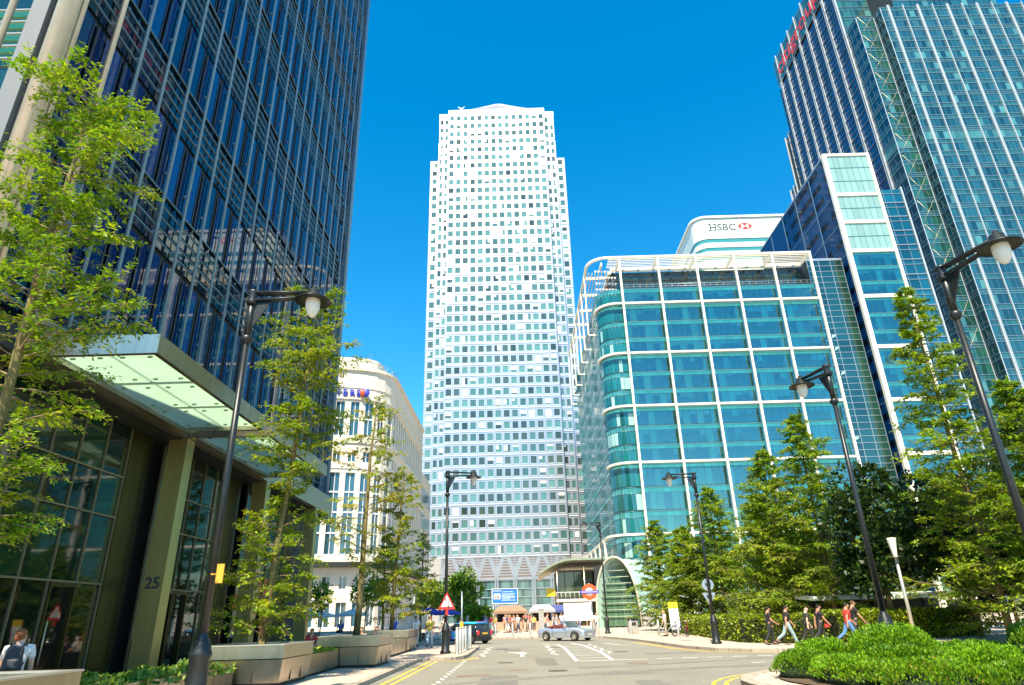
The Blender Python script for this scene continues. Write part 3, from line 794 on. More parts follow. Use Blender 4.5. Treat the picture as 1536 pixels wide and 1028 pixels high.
# ================= curved limestone block on the left
def stone_block():
    t = thing('stone_building', (-32, 115, 0), 'cream stone office block with a curved front and blue lettering below its roof', 'office')
    XS = -20.0
    # plan: gentle curve from the street corner back to the left
    cv = [(XS, 137), (XS, 104)] + [(XS - 6 + 6 * math.cos(R(a)), 104 - 6 * math.sin(R(a))) for a in (18, 36, 54, 72)]
    cx, cy = cv[-1]
    for k in range(1, 13):
        a = R(72 + k * 1.6); cx -= math.sin(a) * 3.3; cy -= math.cos(a) * 3.3; cv.append((cx, cy))
    L = [0]
    for i in range(1, len(cv)): L.append(L[-1] + math.hypot(cv[i][0] - cv[i - 1][0], cv[i][1] - cv[i - 1][1]))
    def at(s):
        s = max(0, min(L[-1] - 1e-3, s))
        for i in range(len(L) - 1):
            if L[i] <= s <= L[i + 1]:
                k = (s - L[i]) / (L[i + 1] - L[i]); a, b = cv[i], cv[i + 1]
                d = V((b[0] - a[0], b[1] - a[1], 0)).normalized()
                return V((a[0] + (b[0] - a[0]) * k, a[1] + (b[1] - a[1]) * k, 0)), d, V((-d.y, d.x, 0))
    TOT = L[-1]
    def strip(mb, s0, s1, z0, z1, d0, d1, mi=0, col=(1, 1, 1)):
        n = max(1, int((s1 - s0) / 1.6)); 
        for i in range(n):
            pa, _, na = at(s0 + (s1 - s0) * i / n); pb, _, nb = at(s0 + (s1 - s0) * (i + 1) / n)
            na = -na; nb = -nb
            if i == 0: pass
            q = [pa + na * d1, pb + nb * d1, pb + nb * d0, pa + na * d0]
            mb.hexa([(p.x, p.y, z0) for p in q][::-1] + [(p.x, p.y, z1) for p in q][::-1], mi, col)
    # outward check: the normal must face the street
    p, d, n = at(5); sgn = 1 if (-n).x > 0 else -1
    global _SG; _SG = sgn
    def st(mb, s0, s1, z0, z1, d0, d1, mi=0, col=(1, 1, 1)): strip(mb, s0, s1, z0, z1, d0 * sgn, d1 * sgn, mi, col)
    wall = MB(); band = MB(); pier = MB(); wins = []
    def win(s0, s1, z0, z1, c, bars=0):
        m = MB(); st(m, s0, s1, z0, z1, -.55, -.35, 0, c)
        st(m, s0, s1, z0, z0 + .15, -.35, -.22, 1); st(m, (s0 + s1) / 2 - .05, (s0 + s1) / 2 + .05, z0, z1, -.35, -.28, 1)
        for k in range(bars): z = z0 + (z1 - z0) * (k + 1) / (bars + 1); st(m, s0, s1, z, z + .22, -.35, -.22, 1)
        wins.append((at(s0)[0] + V((0, 0, z0)), m))
    st(wall, 0, TOT, 0, 39, -1.6, -.6)
    B = 2.25; nb = int(TOT / B)
    rows = [(28.3, 33.9, 1.3, 1), (24.2, 25.8, 1.05, 0), (10.6, 22.6, 1.4, 3), (5.9, 7.6, .95, 0), (.9, 4.2, 1.4, 0)]
    edges = [0, .9, 4.2, 5.9, 7.6, 10.6, 22.6, 24.2, 25.8, 28.3, 33.9, 39.2]
    for i in range(0, len(edges) - 1, 2): 
        st(wall, 0, TOT, edges[i], edges[i + 1], -.6, 0)
    for i in range(nb + 1):
        for (z0, z1, w, b) in rows:
            s0 = i * B + (B - w) / 2; s1 = s0 + w
            if s1 < TOT:
                win(s0, s1, z0, z1, jit((.03, .09, .13), .5), b)
            a = max(0, s0 - (B - w)); bq = min(TOT, s0)
            st(wall, a, bq, z0, z1, -.6, -.02)
    for z, h, d in ((39.2, .5, .35), (36.2, .25, .12), (34.3, .35, .22), (27.2, .4, .2), (23.2, .25, .12), (9.6, .4, .2)): band = MB(); st(band, 0, TOT, z, z + h, 0.001, d); band.build('cornice', M['stone'], t)
    st(wall, 0, TOT, 39.7, 42.4, -4, -2.5)
    wall.build('wall', M['stone'], t)
    m = MB(); st(m, 0, TOT, 8.9, 9.55, .02, 1.5); m.build('canopy', M['soffit'], t)
    put_windows(t, wins, [M['glass'], M['ledge']])
    poly = [(x, y) for x, y in cv] + [(-62, cv[-1][1]), (-62, 137)]
    m = MB(); m.prism([(x - .8 if i < 2 else x, y + (1.5 if i > 1 else 0)) for i, (x, y) in enumerate(poly)], 38.6, 39.15); m.build('roof', M['grey_stone'], t)
    rl = MB()
    for i in range(int(TOT / 1.5)):
        p, d, n = at(i * 1.5); n = -n * sgn; p = p - n * .3
        rl.tube([(p.x, p.y, 39.7), (p.x, p.y, 40.9)], .04, 4)
    pts = []
    for i in range(int(TOT / 1.5)): p, d, n = at(i * 1.5); n = -n * sgn; p = p - n * .3; pts.append((p.x, p.y, 40.9))
    rl.tube(pts, .05, 4); rl.build('roof_rail', M['grey_frame'], t)
    # lettering follows the curve letter by letter
    n = MB(); word = 'REUTERS'
    for i, ch in enumerate(word):
        s = 41.6 + (6 - i) * 1.06
        p, d, nn = at(s); o = -nn * sgn; ux = -d
        text_mb(n, ch, 1.45, p + o * .25 + V((0, 0, 34.8)), ux, (0, 0, 1), .12, bold=.03, xs=1.0)
    n.build('lettering', M['blue_sign'], t)
    s = 40.3; p, d, nn = at(s); o = -nn * sgn
    g = MB(); c = p + o * .5 + V((0, 0, 35.35)); g.ball(c, (.7, .35, .75), 12, 8, 0, (.03, .06, .5)); g.ball(c + d * .42 - V((0, 0, .1)), (.45, .42, .6), 10, 6, 0, (.75, .10, .02))
    g.build('globe_emblem', M['plain'], t)
    # lower stepped wing further down the street
    w = MB(); w.box(-60, XS - .05, 137.02, 152, 0, 30.8); w.build('rear_wing', M['stone'], t)
    rw = MB()
    for k in range(8):
        for j in range(5):
            y = 138 + k * 1.8
            rw.box(XS - .05, XS + .02, y, y + 1.1, 3 + j * 5.4, 6.2 + j * 5.4, 0, jit((.05, .12, .15), .4))
    struct(rw.build('rear_window', M['glass'], t), 'stuff')
stone_block()
def gmat(name, col, rough, n1, s1, n2, s2, bump=.15, bs=60, slab=None, joint=.55):
    """ground material: two scales of mottling, optional slab joints, fine bump"""
    m = bpy.data.materials.new(name); m.use_nodes = True; nt = m.node_tree; N = nt.nodes; L = nt.links
    b = N['Principled BSDF']; b.inputs['Roughness'].default_value = rough
    tc = N.new('ShaderNodeTexCoord'); cur = None
    for k, (a, s) in enumerate(((n1, s1), (n2, s2))):
        t = N.new('ShaderNodeTexNoise'); t.inputs['Scale'].default_value = s; t.inputs['Detail'].default_value = 7; t.inputs['Roughness'].default_value = .7
        L.new(tc.outputs['Object'], t.inputs['Vector'])
        rp = N.new('ShaderNodeMapRange'); rp.inputs['From Min'].default_value = .3; rp.inputs['From Max'].default_value = .7
        rp.inputs['To Min'].default_value = 1 - a; rp.inputs['To Max'].default_value = 1 + a; L.new(t.outputs['Fac'], rp.inputs['Value'])
        mx = N.new('ShaderNodeMix'); mx.data_type = 'RGBA'; mx.blend_type = 'MULTIPLY'; mx.inputs['Factor'].default_value = 1
        if cur: L.new(cur, mx.inputs['A'])
        else: mx.inputs['A'].default_value = (*col, 1)
        L.new(rp.outputs['Result'], mx.inputs['B']); cur = mx.outputs['Result']
    if slab:
        br = N.new('ShaderNodeTexBrick'); br.inputs['Scale'].default_value = slab; br.inputs['Mortar Size'].default_value = .012
        br.inputs['Color1'].default_value = (1, 1, 1, 1); br.inputs['Color2'].default_value = (.86, .86, .86, 1); br.inputs['Mortar'].default_value = (joint, joint, joint, 1)
        L.new(tc.outputs['Object'], br.inputs['Vector'])
        mx = N.new('ShaderNodeMix'); mx.data_type = 'RGBA'; mx.blend_type = 'MULTIPLY'; mx.inputs['Factor'].default_value = 1
        L.new(cur, mx.inputs['A']); L.new(br.outputs['Color'], mx.inputs['B']); cur = mx.outputs['Result']
    L.new(cur, b.inputs['Base Color'])
    t = N.new('ShaderNodeTexNoise'); t.inputs['Scale'].default_value = bs; L.new(tc.outputs['Object'], t.inputs['Vector'])
    bp = N.new('ShaderNodeBump'); bp.inputs['Strength'].default_value = bump; bp.inputs['Distance'].default_value = .02
    L.new(t.outputs['Fac'], bp.inputs['Height']); L.new(bp.outputs['Normal'], b.inputs['Normal'])
    return m
M['asphalt'] = gmat('worn_asphalt', (.222, .207, .16), .85, .16, .35, .22, 9, .4, 90)
M['paving'] = gmat('pink_granite_paving', (.58, .45, .34), .8, .08, .3, .14, 6, .15, 40, slab=.9)
M['kerb'] = gmat('granite_kerb', (.42, .35, .27), .75, .1, 1, .2, 12, .2, 60, slab=.5)
M['soil'] = gmat('planting_soil', (.10, .065, .035), .95, .3, 2, .4, 14, .6, 30)
M['line_white'] = gmat('worn_white_road_paint', (.72, .70, .62), .7, .12, 2, .3, 18)
M['line_yellow'] = gmat('yellow_road_paint', (.74, .47, .04), .7, .1, 2, .25, 18)
M['plaza_ground'] = gmat('far_ground', (.30, .27, .22), .9, .1, .02, .1, .3)

def sheet(name, poly, z, mt, kind='structure'):
    m = MB(); m.face([(x, y, z) for x, y in poly]); o = m.build(name, mt); struct(o, kind); return o
sheet('ground', [(-2500, -800), (2500, -800), (2500, 3000), (-2500, 3000)], -.03, M['plaza_ground'])
sheet('road', [(-40, -30), (80, -30), (80, 66), (-40, 66)], 0, M['asphalt'])

def arc(cx, cy, r, a0, a1, n=8):
    return [(cx + r * math.cos(R(a0 + (a1 - a0) * i / n)), cy + r * math.sin(R(a0 + (a1 - a0) * i / n))) for i in range(n + 1)]
LEFTP = [(-40, -30), (-4.35, -30), (-4.35, 30.4)] + [(-4.2, 30.7), (-3.3, 30.75), (-2.85, 31.1), (-2.55, 31.9), (-2.45, 33), (-2.45, 42.2), (-2.8, 43.6), (-3.8, 44.7), (-5.5, 45.2), (-40, 45.2)]
KR = [(-40, 62.5), (-12, 62), (-5, 61.2), (-2.2, 59.2), (.6, 57.6), (3.2, 57.0), (5.2, 56.6), (6.4, 54.6), (7.2, 50), (7.7, 45), (8.0, 40), (8.25, 35.6), (8.9, 32.6), (10.0, 31.0), (12, 30.2), (16, 30.4), (22, 32), (30, 34.5), (45, 38), (80, 44)]
PLAZA = KR + [(140, 44), (140, 300), (-140, 300), (-140, 62.5)]
def slab(name, poly, mt, z0=-.02, z1=.12):
    m = MB(); m.prism(poly, z0, z1); struct(m.build(name, mt))
slab('pavement', LEFTP, M['paving']); slab('plaza', PLAZA, M['paving'])
def ribbon(pts, d0, d1):
    """polyline offset to both sides -> two rails"""
    a = []; b = []
    for i, p in enumerate(pts):
        q0 = V((*pts[max(0, i - 1)], 0)); q1 = V((*pts[min(len(pts) - 1, i + 1)], 0)); d = (q1 - q0).normalized(); n = V((-d.y, d.x, 0)); p = V((*p, 0))
        a.append(p + n * d0); b.append(p + n * d1)
    return a, b
def rib(mb, pts, d0, d1, z, mi=0, z0=None):
    a, b = ribbon(pts, d0, d1)
    for i in range(len(pts) - 1):
        q = [a[i], a[i + 1], b[i + 1], b[i]]
        if z0 is None: mb.face([(p.x, p.y, z) for p in q][::-1], mi)
        else: mb.hexa([(p.x, p.y, z0) for p in q][::-1] + [(p.x, p.y, z) for p in q][::-1], mi)
LK = LEFTP[1:-1]
m = MB(); rib(m, LK, -.02, .22, .128, 0, 0.0); struct(m.build('kerb', M['kerb']))
m = MB(); rib(m, KR, -.02, .22, .128, 0, 0.0); struct(m.build('kerb', M['kerb']))
# painted markings
y = MB(); dl = [(x, v) for x, v in LK if v > -5 and v < 42]
for o in (.28, .58): rib(y, [(-4.35, 5)] + dl[1:], -o - .10, -o, .006)
kr2 = [p for p in KR if p[1] < 46 and p[0] < 60]
for o in (.3, .6): rib(y, kr2, -o - .1, -o, .006)
struct(y.build('yellow_line', M['line_yellow']))
w = MB()
def line(p, q, wd, z=.006, mb=w): rib(mb, [p, q], -wd / 2, wd / 2, z)
for k in range(14): a = 17.5 + k * .95; line((-2.3, a), (-2.42, a + .5), .1)
# hatched crossing bay
LB = [(1.45, 46.5), (2.3, 44.6), (2.45, 40), (2.2, 28.2)]; RB = [(3.3, 46.2), (3.75, 42), (3.85, 34), (3.6, 28.3)]
rib(w, LB, -.08, .08, .006); rib(w, RB, -.08, .08, .006); line((2.1, 28.2), (5.0, 28.25), .18)
for k in range(8): yy = 30 + k * 1.9; line((2.4, yy), (3.75, yy + .1), .14)
for bx, sg in ((1.75, -1), (4.05, 1)):
    z = [(bx + (.3 if k % 2 else 0) * sg, 33 + k * 1.6) for k in range(8)]; rib(w, z, -.05, .05, .006)
z = [(-2.0 + (.32 if k % 2 else 0), 32 + k * 1.6) for k in range(8)]; rib(w, z, -.05, .05, .006)
line((-3, 46.6), (1.4, 47.0), .12); 
for k in range(5): line((5.35 + k * 1.0, 28.25 + .02 * k), (5.95 + k * 1.0, 28.27 + .02 * k), .18)
for k in range(3): line((7.9 + k * .9, 24.7 + k * .3), (8.5 + k * .9, 25.0 + k * .3), .12)
line((5.2, 44.8), (5.9, 41.2), .14); line((5.9, 41.2), (6.5, 41.6), .14)
m = MB(); m.add(w)
# turn arrow
m.face([(-.02, 32.4, .006), (.16, 32.4, .006), (.16, 34.8, .006), (-.02, 34.8, .006)]); m.face([(-.2, 34.8, .006), (.34, 34.8, .006), (.07, 36.6, .006)])
m.face([(-.62, 36.4, .0065), (-.02, 35.2, .0065), (-.02, 35.6, .0065), (-.62, 36.8, .0065)])
struct(m.build('white_road_marking', M['line_white']))
m = MB()
for (x, yy, s) in ((-.4, 24.1, .55), (-1.5, 22.4, .5), (.3, 31, .45), (3.9, 25.6, .6), (-2.0, 22.2, .4)):
    for k in range(6): m.box(x + k * s * .2, x + k * s * .2 + .05, yy, yy + s * 1.5, .003, .009)
struct(m.build('drain_cover', mat('rusty_drain_cover', (.22, .13, .08), .7, noise=.3, nscale=10)))
m = MB(); rib(m, [(2, 24.6), (5, 25.4), (8, 26.6), (12, 27.6)], -.25, .25, .004); rib(m, [(-4, 19), (3, 22.6), (8, 23.8)], -.3, .3, .0045)
struct(m.build('tyre_mark', gmat('tyre_darkened_asphalt', (.182, .17, .135), .8, .2, .6, .3, 9, .3, 90)))

m = MB()
for (x, yy, wd, ln) in ((-1.2, 19.2, 1.1, 3.2), (2.4, 21.5, 1.6, 1.2), (.6, 26.2, .8, 4.5), (5.6, 31.5, 2.2, 1.0), (-.9, 37.5, .9, 3.0), (3.0, 16.5, .7, 3.0)): m.box(x, x + wd, yy, yy + ln, .001, .0028)
struct(m.build('repair_patch', gmat('patched_asphalt', (.165, .155, .125), .9, .2, 1.2, .3, 14, .5, 120)))
m = MB()
for (x, yy, r) in ((1.2, 23.6, .33), (-.6, 28.4, .3), (4.8, 34.2, .33), (2.0, 40.5, .3), (-1.5, 17.6, .3)): m.lathe([(0, .011), (r, .011), (r, .002)], (x, yy, 0), 20, smooth=False)
struct(m.build('manhole_cover', mat('worn_iron_cover', (.12, .09, .065), .6, .4, noise=.35, nscale=18)))
# roundabout island
isl = [(34, 24.5), (20, 23.2), (13, 21.6)] + arc(9.4, 16.7, 4.2, 78, 262, 16) + [(13, 11.5), (20, 9.4), (34, 7)]
soil = [(33, 23.5), (20, 22.3), (13, 20.75)] + arc(9.4, 16.7, 3.3, 78, 262, 16) + [(13, 12.4), (20, 10.3), (33, 8)]
slab('island', isl, M['paving'])
ring = isl
m = MB(); rib(m, ring, .0, .3, .13, 0, 0.0); struct(m.build('kerb', M['kerb']))
m = MB()
for o in (.3, .6): rib(m, ring, -o - .1, -o, .006)
struct(m.build('yellow_line', M['line_yellow']))
sheet('planting_bed', soil, .15, M['soil'])

# ------------------------------------------------------------ street lamps
def street_lamp(loc, H, arm, label, scale=1.0):
    """arm = (dx, dy) from the pole to the lamp head"""
    t = thing('street_lamp', loc, label, 'street lamp', 'black street lamps along the street')
    x, y, z = loc
    b = MB(); b.lathe([(.0, 0), (.26, 0), (.26, .1), (.20, .16), (.19, .95), (.215, 1.0), (.215, 1.05), (.19, 1.1), (.17, 1.22), (.10, 1.34), (.085, 1.4)], loc, 20)
    b.build('lamp_base', M['black_metal'], t)
    p = MB(); p.tube([(x, y, z + 1.36), (x, y, z + H * .5), (x, y, z + H - 1.2)], [.085, .075, .065], 12)
    p.lathe([(.066, H - 1.32), (.13, H - 1.24), (.14, H - 1.16), (.075, H - 1.1)], loc, 14)
    p.tube([(x, y, z + H - 1.15), (x, y, z + H - .1)], .085, 12)
    p.build('pole', M['black_metal'], t)
    d = V((arm[0], arm[1], 0)); Ld = d.length; u = d.normalized(); s = V((-u.y, u.x, 0)); o = V(loc) + V((0, 0, H))
    a = MB()
    for e in (-.07, .07):
        a.tube([o - u * .12 + s * e + V((0, 0, 0)), o + d + s * e * .6 + V((0, 0, 0))], .035, 6)
        a.tube([o - u * .12 + s * e - V((0, 0, .22)), o + d * .98 + s * e * .6 - V((0, 0, .12))], .03, 6)
    a.lathe([(.0, -.3), (.13, -.3), (.13, -.24), (.10, -.1), (.12, .02), (.12, .06), (.0, .09)], o, 12)
    q = [o + u * .06 - V((0, 0, .26)), o + u * .42 - V((0, 0, .26)), o + u * .06 - V((0, 0, .95))]
    a.raw([v + s * .02 for v in q] + [v - s * .02 for v in q], [(0, 1, 2), (3, 5, 4), (0, 3, 4, 1), (1, 4, 5, 2), (2, 5, 3, 0)])
    a.build('arm', M['black_metal'], t)
    hd = o + d
    h = MB(); h.lathe([(.0, .16), (.06, .15), (.07, .06), (.15, .05), (.16, -.06), (.20, -.08), (.21, -.15), (.27, -.17), (.42, -.215), (.425, -.24), (.27, -.20), (.16, -.20)], hd, 24)
    h.build('lamp_shade', M['black_metal'], t)
    g = MB(); g.lathe([(.165, -.2), (.172, -.3), (.165, -.42), (.13, -.53), (.08, -.61), (.03, -.65), (0, -.655)], hd, 20)
    g.build('lamp_globe', M['globe'], t)
    return t
street_lamp((-6.18, 13.72, .12), 8.85, (1.44, .05), 'nearest black street lamp on the left, its arm crossing the dark glass tower')
l2 = street_lamp((-3.62, 34.3, .12), 8.75, (1.35, .5), 'black street lamp carrying a red triangular road sign beside the steel bollards')
street_lamp((10.35, 20.0, .14), 8.85, (-.35, 1.25), 'black street lamp rising from the middle of the shrub bed, before the glass office')
street_lamp((10.15, 13.4, .14), 8.8, (.4, -1.35), 'largest black street lamp at the right edge, its arm reaching towards the viewer')
l3 = street_lamp((10.08, 36.6, .12), 8.75, (-1.4, .1), 'black street lamp with grey sign backs on the pavement before the clipped hedge')
street_lamp((7.66, 61.8, .12), 9.4, (-1.5, -.5), 'far black street lamp in front of the arched glass entrance')

# signs on poles
def tri_sign(loc):
    t = thing('warning_sign', loc, 'red bordered triangular two way traffic sign on the far left lamp post', 'road sign')
    x, y, z = loc; s = .42
    def tri(mb, k, d, mi, col): mb.raw([(x + a * k, y - d, z + b * k) for a, b in ((-s, -.36 * 1), (s, -.36), (0, .42))] + [(x + a * k, y - d + .012, z + b * k) for a, b in ((-s, -.36), (s, -.36), (0, .42))], [(0, 1, 2), (5, 4, 3), (0, 3, 4, 1), (1, 4, 5, 2), (2, 5, 3, 0)], mi, col)
    m = MB(); tri(m, 1, 0, 0, (.75, .03, .02)); tri(m, .68, .014, 0, (.85, .85, .83)); m.build('plate', M['plain'], t)
    a = MB()
    for e, u in ((-.055, 1), (.075, -1)):
        a.box(x + e - .016, x + e + .016, y - .03, y - .024, z - .2, z + .07)
        zz = z + .07 if u > 0 else z - .2
        a.face([(x + e - .05, y - .03, zz), (x + e + .05, y - .03, zz), (x + e, y - .03, zz + .09 * u)])
    a.build('arrow', M['letters_dark'], t)
    p = MB(); p.box(x - .06, x + .06, y + .03, y + .05, z - .62, z - .36); p.build('red_bracket', M['red'], t)
tri_sign((-3.56, 34.12, 2.45))
t = thing('road_sign', (10.06, 36.5, 2.4), 'grey round and triangular sign backs fixed to the lamp post by the hedge', 'road sign')
m = MB(); m.lathe([(0, -.012), (.31, -.012), (.31, .012), (0, .012)], (0, 0, 0), 24, smooth=False)
m.v = [(10.06 + a, 36.74 + c, 2.98 + b) for a, b, c in m.v]; m.build('round_back', M['grey_frame'], t)
m = MB(); m.raw([(9.7, 36.73, 2.58), (10.42, 36.73, 2.58), (10.06, 36.73, 1.92), (9.7, 36.75, 2.58), (10.42, 36.75, 2.58), (10.06, 36.75, 1.92)], [(0, 2, 1), (3, 4, 5), (0, 1, 4, 3), (1, 2, 5, 4), (2, 0, 3, 5)]); m.build('triangle_back', M['grey_frame'], t)
m = MB()
for zz in (3.0, 2.4): m.box(9.92, 10.22, 36.66, 36.727, zz, zz + .05)
m.build('bracket', M['black_metal'], t)
m = MB(); m.box(-6.0, -5.86, 13.5, 13.53, 2.42, 2.78); m.box(-6.12, -5.86, 13.53, 13.62, 2.58, 2.61)
tag(m.build('yellow_plate', mat('yellow_sign_plate', (.7, .36, .03), .5)), 'small yellow plate bracketed to the nearest left lamp post', 'sign plate')
def post(x, y, h, label, mt='grey_frame', r=.04, plate=None):
    t = thing('sign_post', (x, y, .12), label, 'post')
    m = MB(); m.tube([(x, y, .12), (x, y, .12 + h)], r, 8); m.lathe([(r * 1.6, 0), (r * 1.6, .05), (r, .07)], (x, y, .12), 8); m.build('pole', M[mt], t)
    if plate:
        m = MB(); m.box(x - .1, x + .1, y - .06, y - .04, plate[0], plate[1]); m.build('plate', mat('orange_plate', (.75, .40, .03), .5), t)
post(-3.1, 37.5, 2.9, 'slim grey post with a yellow plate right of the triangular sign', plate=(.9, 1.5))
post(-5.9, 38.9, 2.75, 'slim grey pole standing behind the farthest steel planter')

# bollards
def bollard(x, y, label, group, h=1.02, r=.085, z=.12):
    t = thing('bollard', (x, y, z), label, 'bollard', group)
    m = MB(); m.lathe([(r, 0), (r, h - .12), (r * .8, h - .11), (r * .8, h - .08), (r, h - .07), (r, h - .01), (r * .85, h), (0, h)], (x, y, z), 14); m.build('post', M['bright_steel'], t)
    m = MB(); m.lathe([(r * 1.5, 0), (r * 1.5, .025), (r, .04)], (x, y, z), 14); m.build('base_plate', M['steel'], t)
ordn = ['nearest of the row of six', 'second nearest of the row of six', 'third of the row of six', 'fourth of the row of six', 'fifth of the row of six', 'farthest of the row of six']
for k in range(6): bollard(-3.0 + k * .035, 33.6 + k * 1.25, 'polished steel bollard by the two tone hatchback, ' + ordn[k], 'steel bollards along the kerb', 1.15)
PB = [((-2.1, 60.3), 'left of the plaza entrance beside the small car'), ((-.62, 59.2), 'second from the left across the plaza entrance'), ((.85, 58.2), 'third from the left across the plaza entrance'),
      ((2.3, 57.9), 'half hidden just left of the silver convertible'), ((6.3, 56.8), 'right behind the front wing of the convertible'), ((8.75, 55.6), 'between the far lamp and the litter bin'), ((10.3, 52.5), 'beside the parked bicycles'), ((10.55, 47.2), 'at the near end of the bicycle stand')]
for (x, y), l in PB: bollard(x, y, 'slim steel bollard ' + l, 'steel bollards across the plaza edge', 1.1, .075)
m = thing('totem_post', (2.1, 68, .12), 'square grey stone pillar in the plaza behind the bollards', 'pillar')
q = MB(); q.box(1.85, 2.35, 67.8, 68.3, .12, 2.3); q.build('shaft', M['grey_stone'], m); q = MB(); q.box(1.8, 2.4, 67.75, 68.35, 2.3, 2.42); q.build('cap', M['stone'], m)

# ------------------------------------------------------------ steel planters
def planter(x0, x1, y0, y1, h, label):
    t = thing('planter', ((x0 + x1) / 2, (y0 + y1) / 2, .12), label, 'planter', 'large square steel tree planters')
    z = .12; hm = h * .66
    m = MB()
    b = .07
    m.hexa([(x0 + b, y0 + b, z + .1), (x1 - b, y0 + b, z + .1), (x1 - b, y1 - b, z + .1), (x0 + b, y1 - b, z + .1), (x0, y0, z + hm), (x1, y0, z + hm), (x1, y1, z + hm), (x0, y1, z + hm)])
    lp = m
    m = MB(); w = .16
    for a in ((x0 - .01, x1 + .01, y0 - .01, y0 + w), (x0 - .01, x1 + .01, y1 - w, y1 + .01), (x0 - .01, x0 + w, y0 + w, y1 - w), (x1 - w, x1 + .01, y0 + w, y1 - w)): m.box(*a, z + hm + .025, z + h)
    r = m.build('rim', M['steel'], t)
    m = MB()
    for a in ((x0 - .03, x1 + .03, y0 - .03, y0 + w + .02), (x0 - .03, x1 + .03, y1 - w - .02, y1 + .03), (x0 - .03, x0 + w + .02, y0 + w + .02, y1 - w - .02), (x1 - w - .02, x1 + .03, y0 + w + .02, y1 - w - .02)): m.box(*a, z + h + .003, z + h + .03)
    m.build('coping', M['bright_steel'], r)
    m = MB(); m.box(x0 + .12, x1 - .12, y0 + .12, y1 - .12, z, z + .1); m.build('plinth', M['soffit'], t)
    m = MB(); m.box(x0 + w + .003, x1 - w - .003, y0 + w + .003, y1 - w - .003, z + hm, z + h - .08); m.build('soil', M['soil'], t)
    m = lp
    for q in (.33, .67):
        xx = x0 + (x1 - x0) * q; m.box(xx, xx + .012, y0 - .004 + b * .5, y0 + b, z + .12, z + hm - .01, 1)
        yy = y0 + (y1 - y0) * q; m.box(x1 - b, x1 - b * .5 + .004, yy, yy + .012, z + .12, z + hm - .01, 1)
    m.build('lower_panel', [M['steel'], M['soffit']], t)
planter(-8.75, -6.32, 18.95, 21.6, 1.0, 'big brushed steel planter nearest the camera, holding the slender tree beside the lamp base')
planter(-7.35, -5.15, 25.7, 28.6, 1.03, 'big brushed steel planter second along the kerb, with people sitting behind it')
planter(-8.3, -5.85, 36.9, 40.4, 1.03, 'farthest big steel planter, by the pair of people walking away')
planter(-9.6, -6.6, 8.4, 10.75, .95, 'steel planter cut off by the bottom left corner, before the person with a rucksack')
def trough(x0, x1, y0, y1, h, label):
    t = thing('planting_trough', ((x0 + x1) / 2, (y0 + y1) / 2, .12), label, 'planter', 'low steel planting troughs between the planters')
    z = .12; m = MB(); m.box(x0, x1, y0, y1, z + .08, z + h - .1)
    lp = m
    m = MB()
    for a in ((x0 - .01, x1 + .01, y0 - .01, y0 + .06), (x0 - .01, x1 + .01, y1 - .06, y1 + .01), (x0 - .01, x0 + .06, y0 + .06, y1 - .06), (x1 - .06, x1 + .01, y0 + .06, y1 - .06)): m.box(*a, z + h - .097, z + h)
    m.build('rim', M['steel'], t)
    n = max(2, int((y1 - y0) / 1.1)); m = lp
    for k in range(1, n): yy = y0 + (y1 - y0) * k / n; m.box(x1, x1 + .004, yy, yy + .015, z + .1, z + h - .12, 1)
    m.build('panel', [M['steel'], M['soffit']], t)
    m = MB(); m.box(x0 + .06, x1 - .06, y0 + .06, y1 - .06, z, z + .08); m.build('plinth', M['soffit'], t)
trough(-9.2, -7.55, 10.9, 18.85, .55, 'long low steel trough of bright leafy plants by the house number pillar')
trough(-8.4, -6.55, 21.7, 25.6, .62, 'low steel trough of yellow green plants between the two nearest planters')
trough(-7.6, -5.95, 28.7, 36.8, .66, 'low steel trough with sparse plants before the farthest planter')
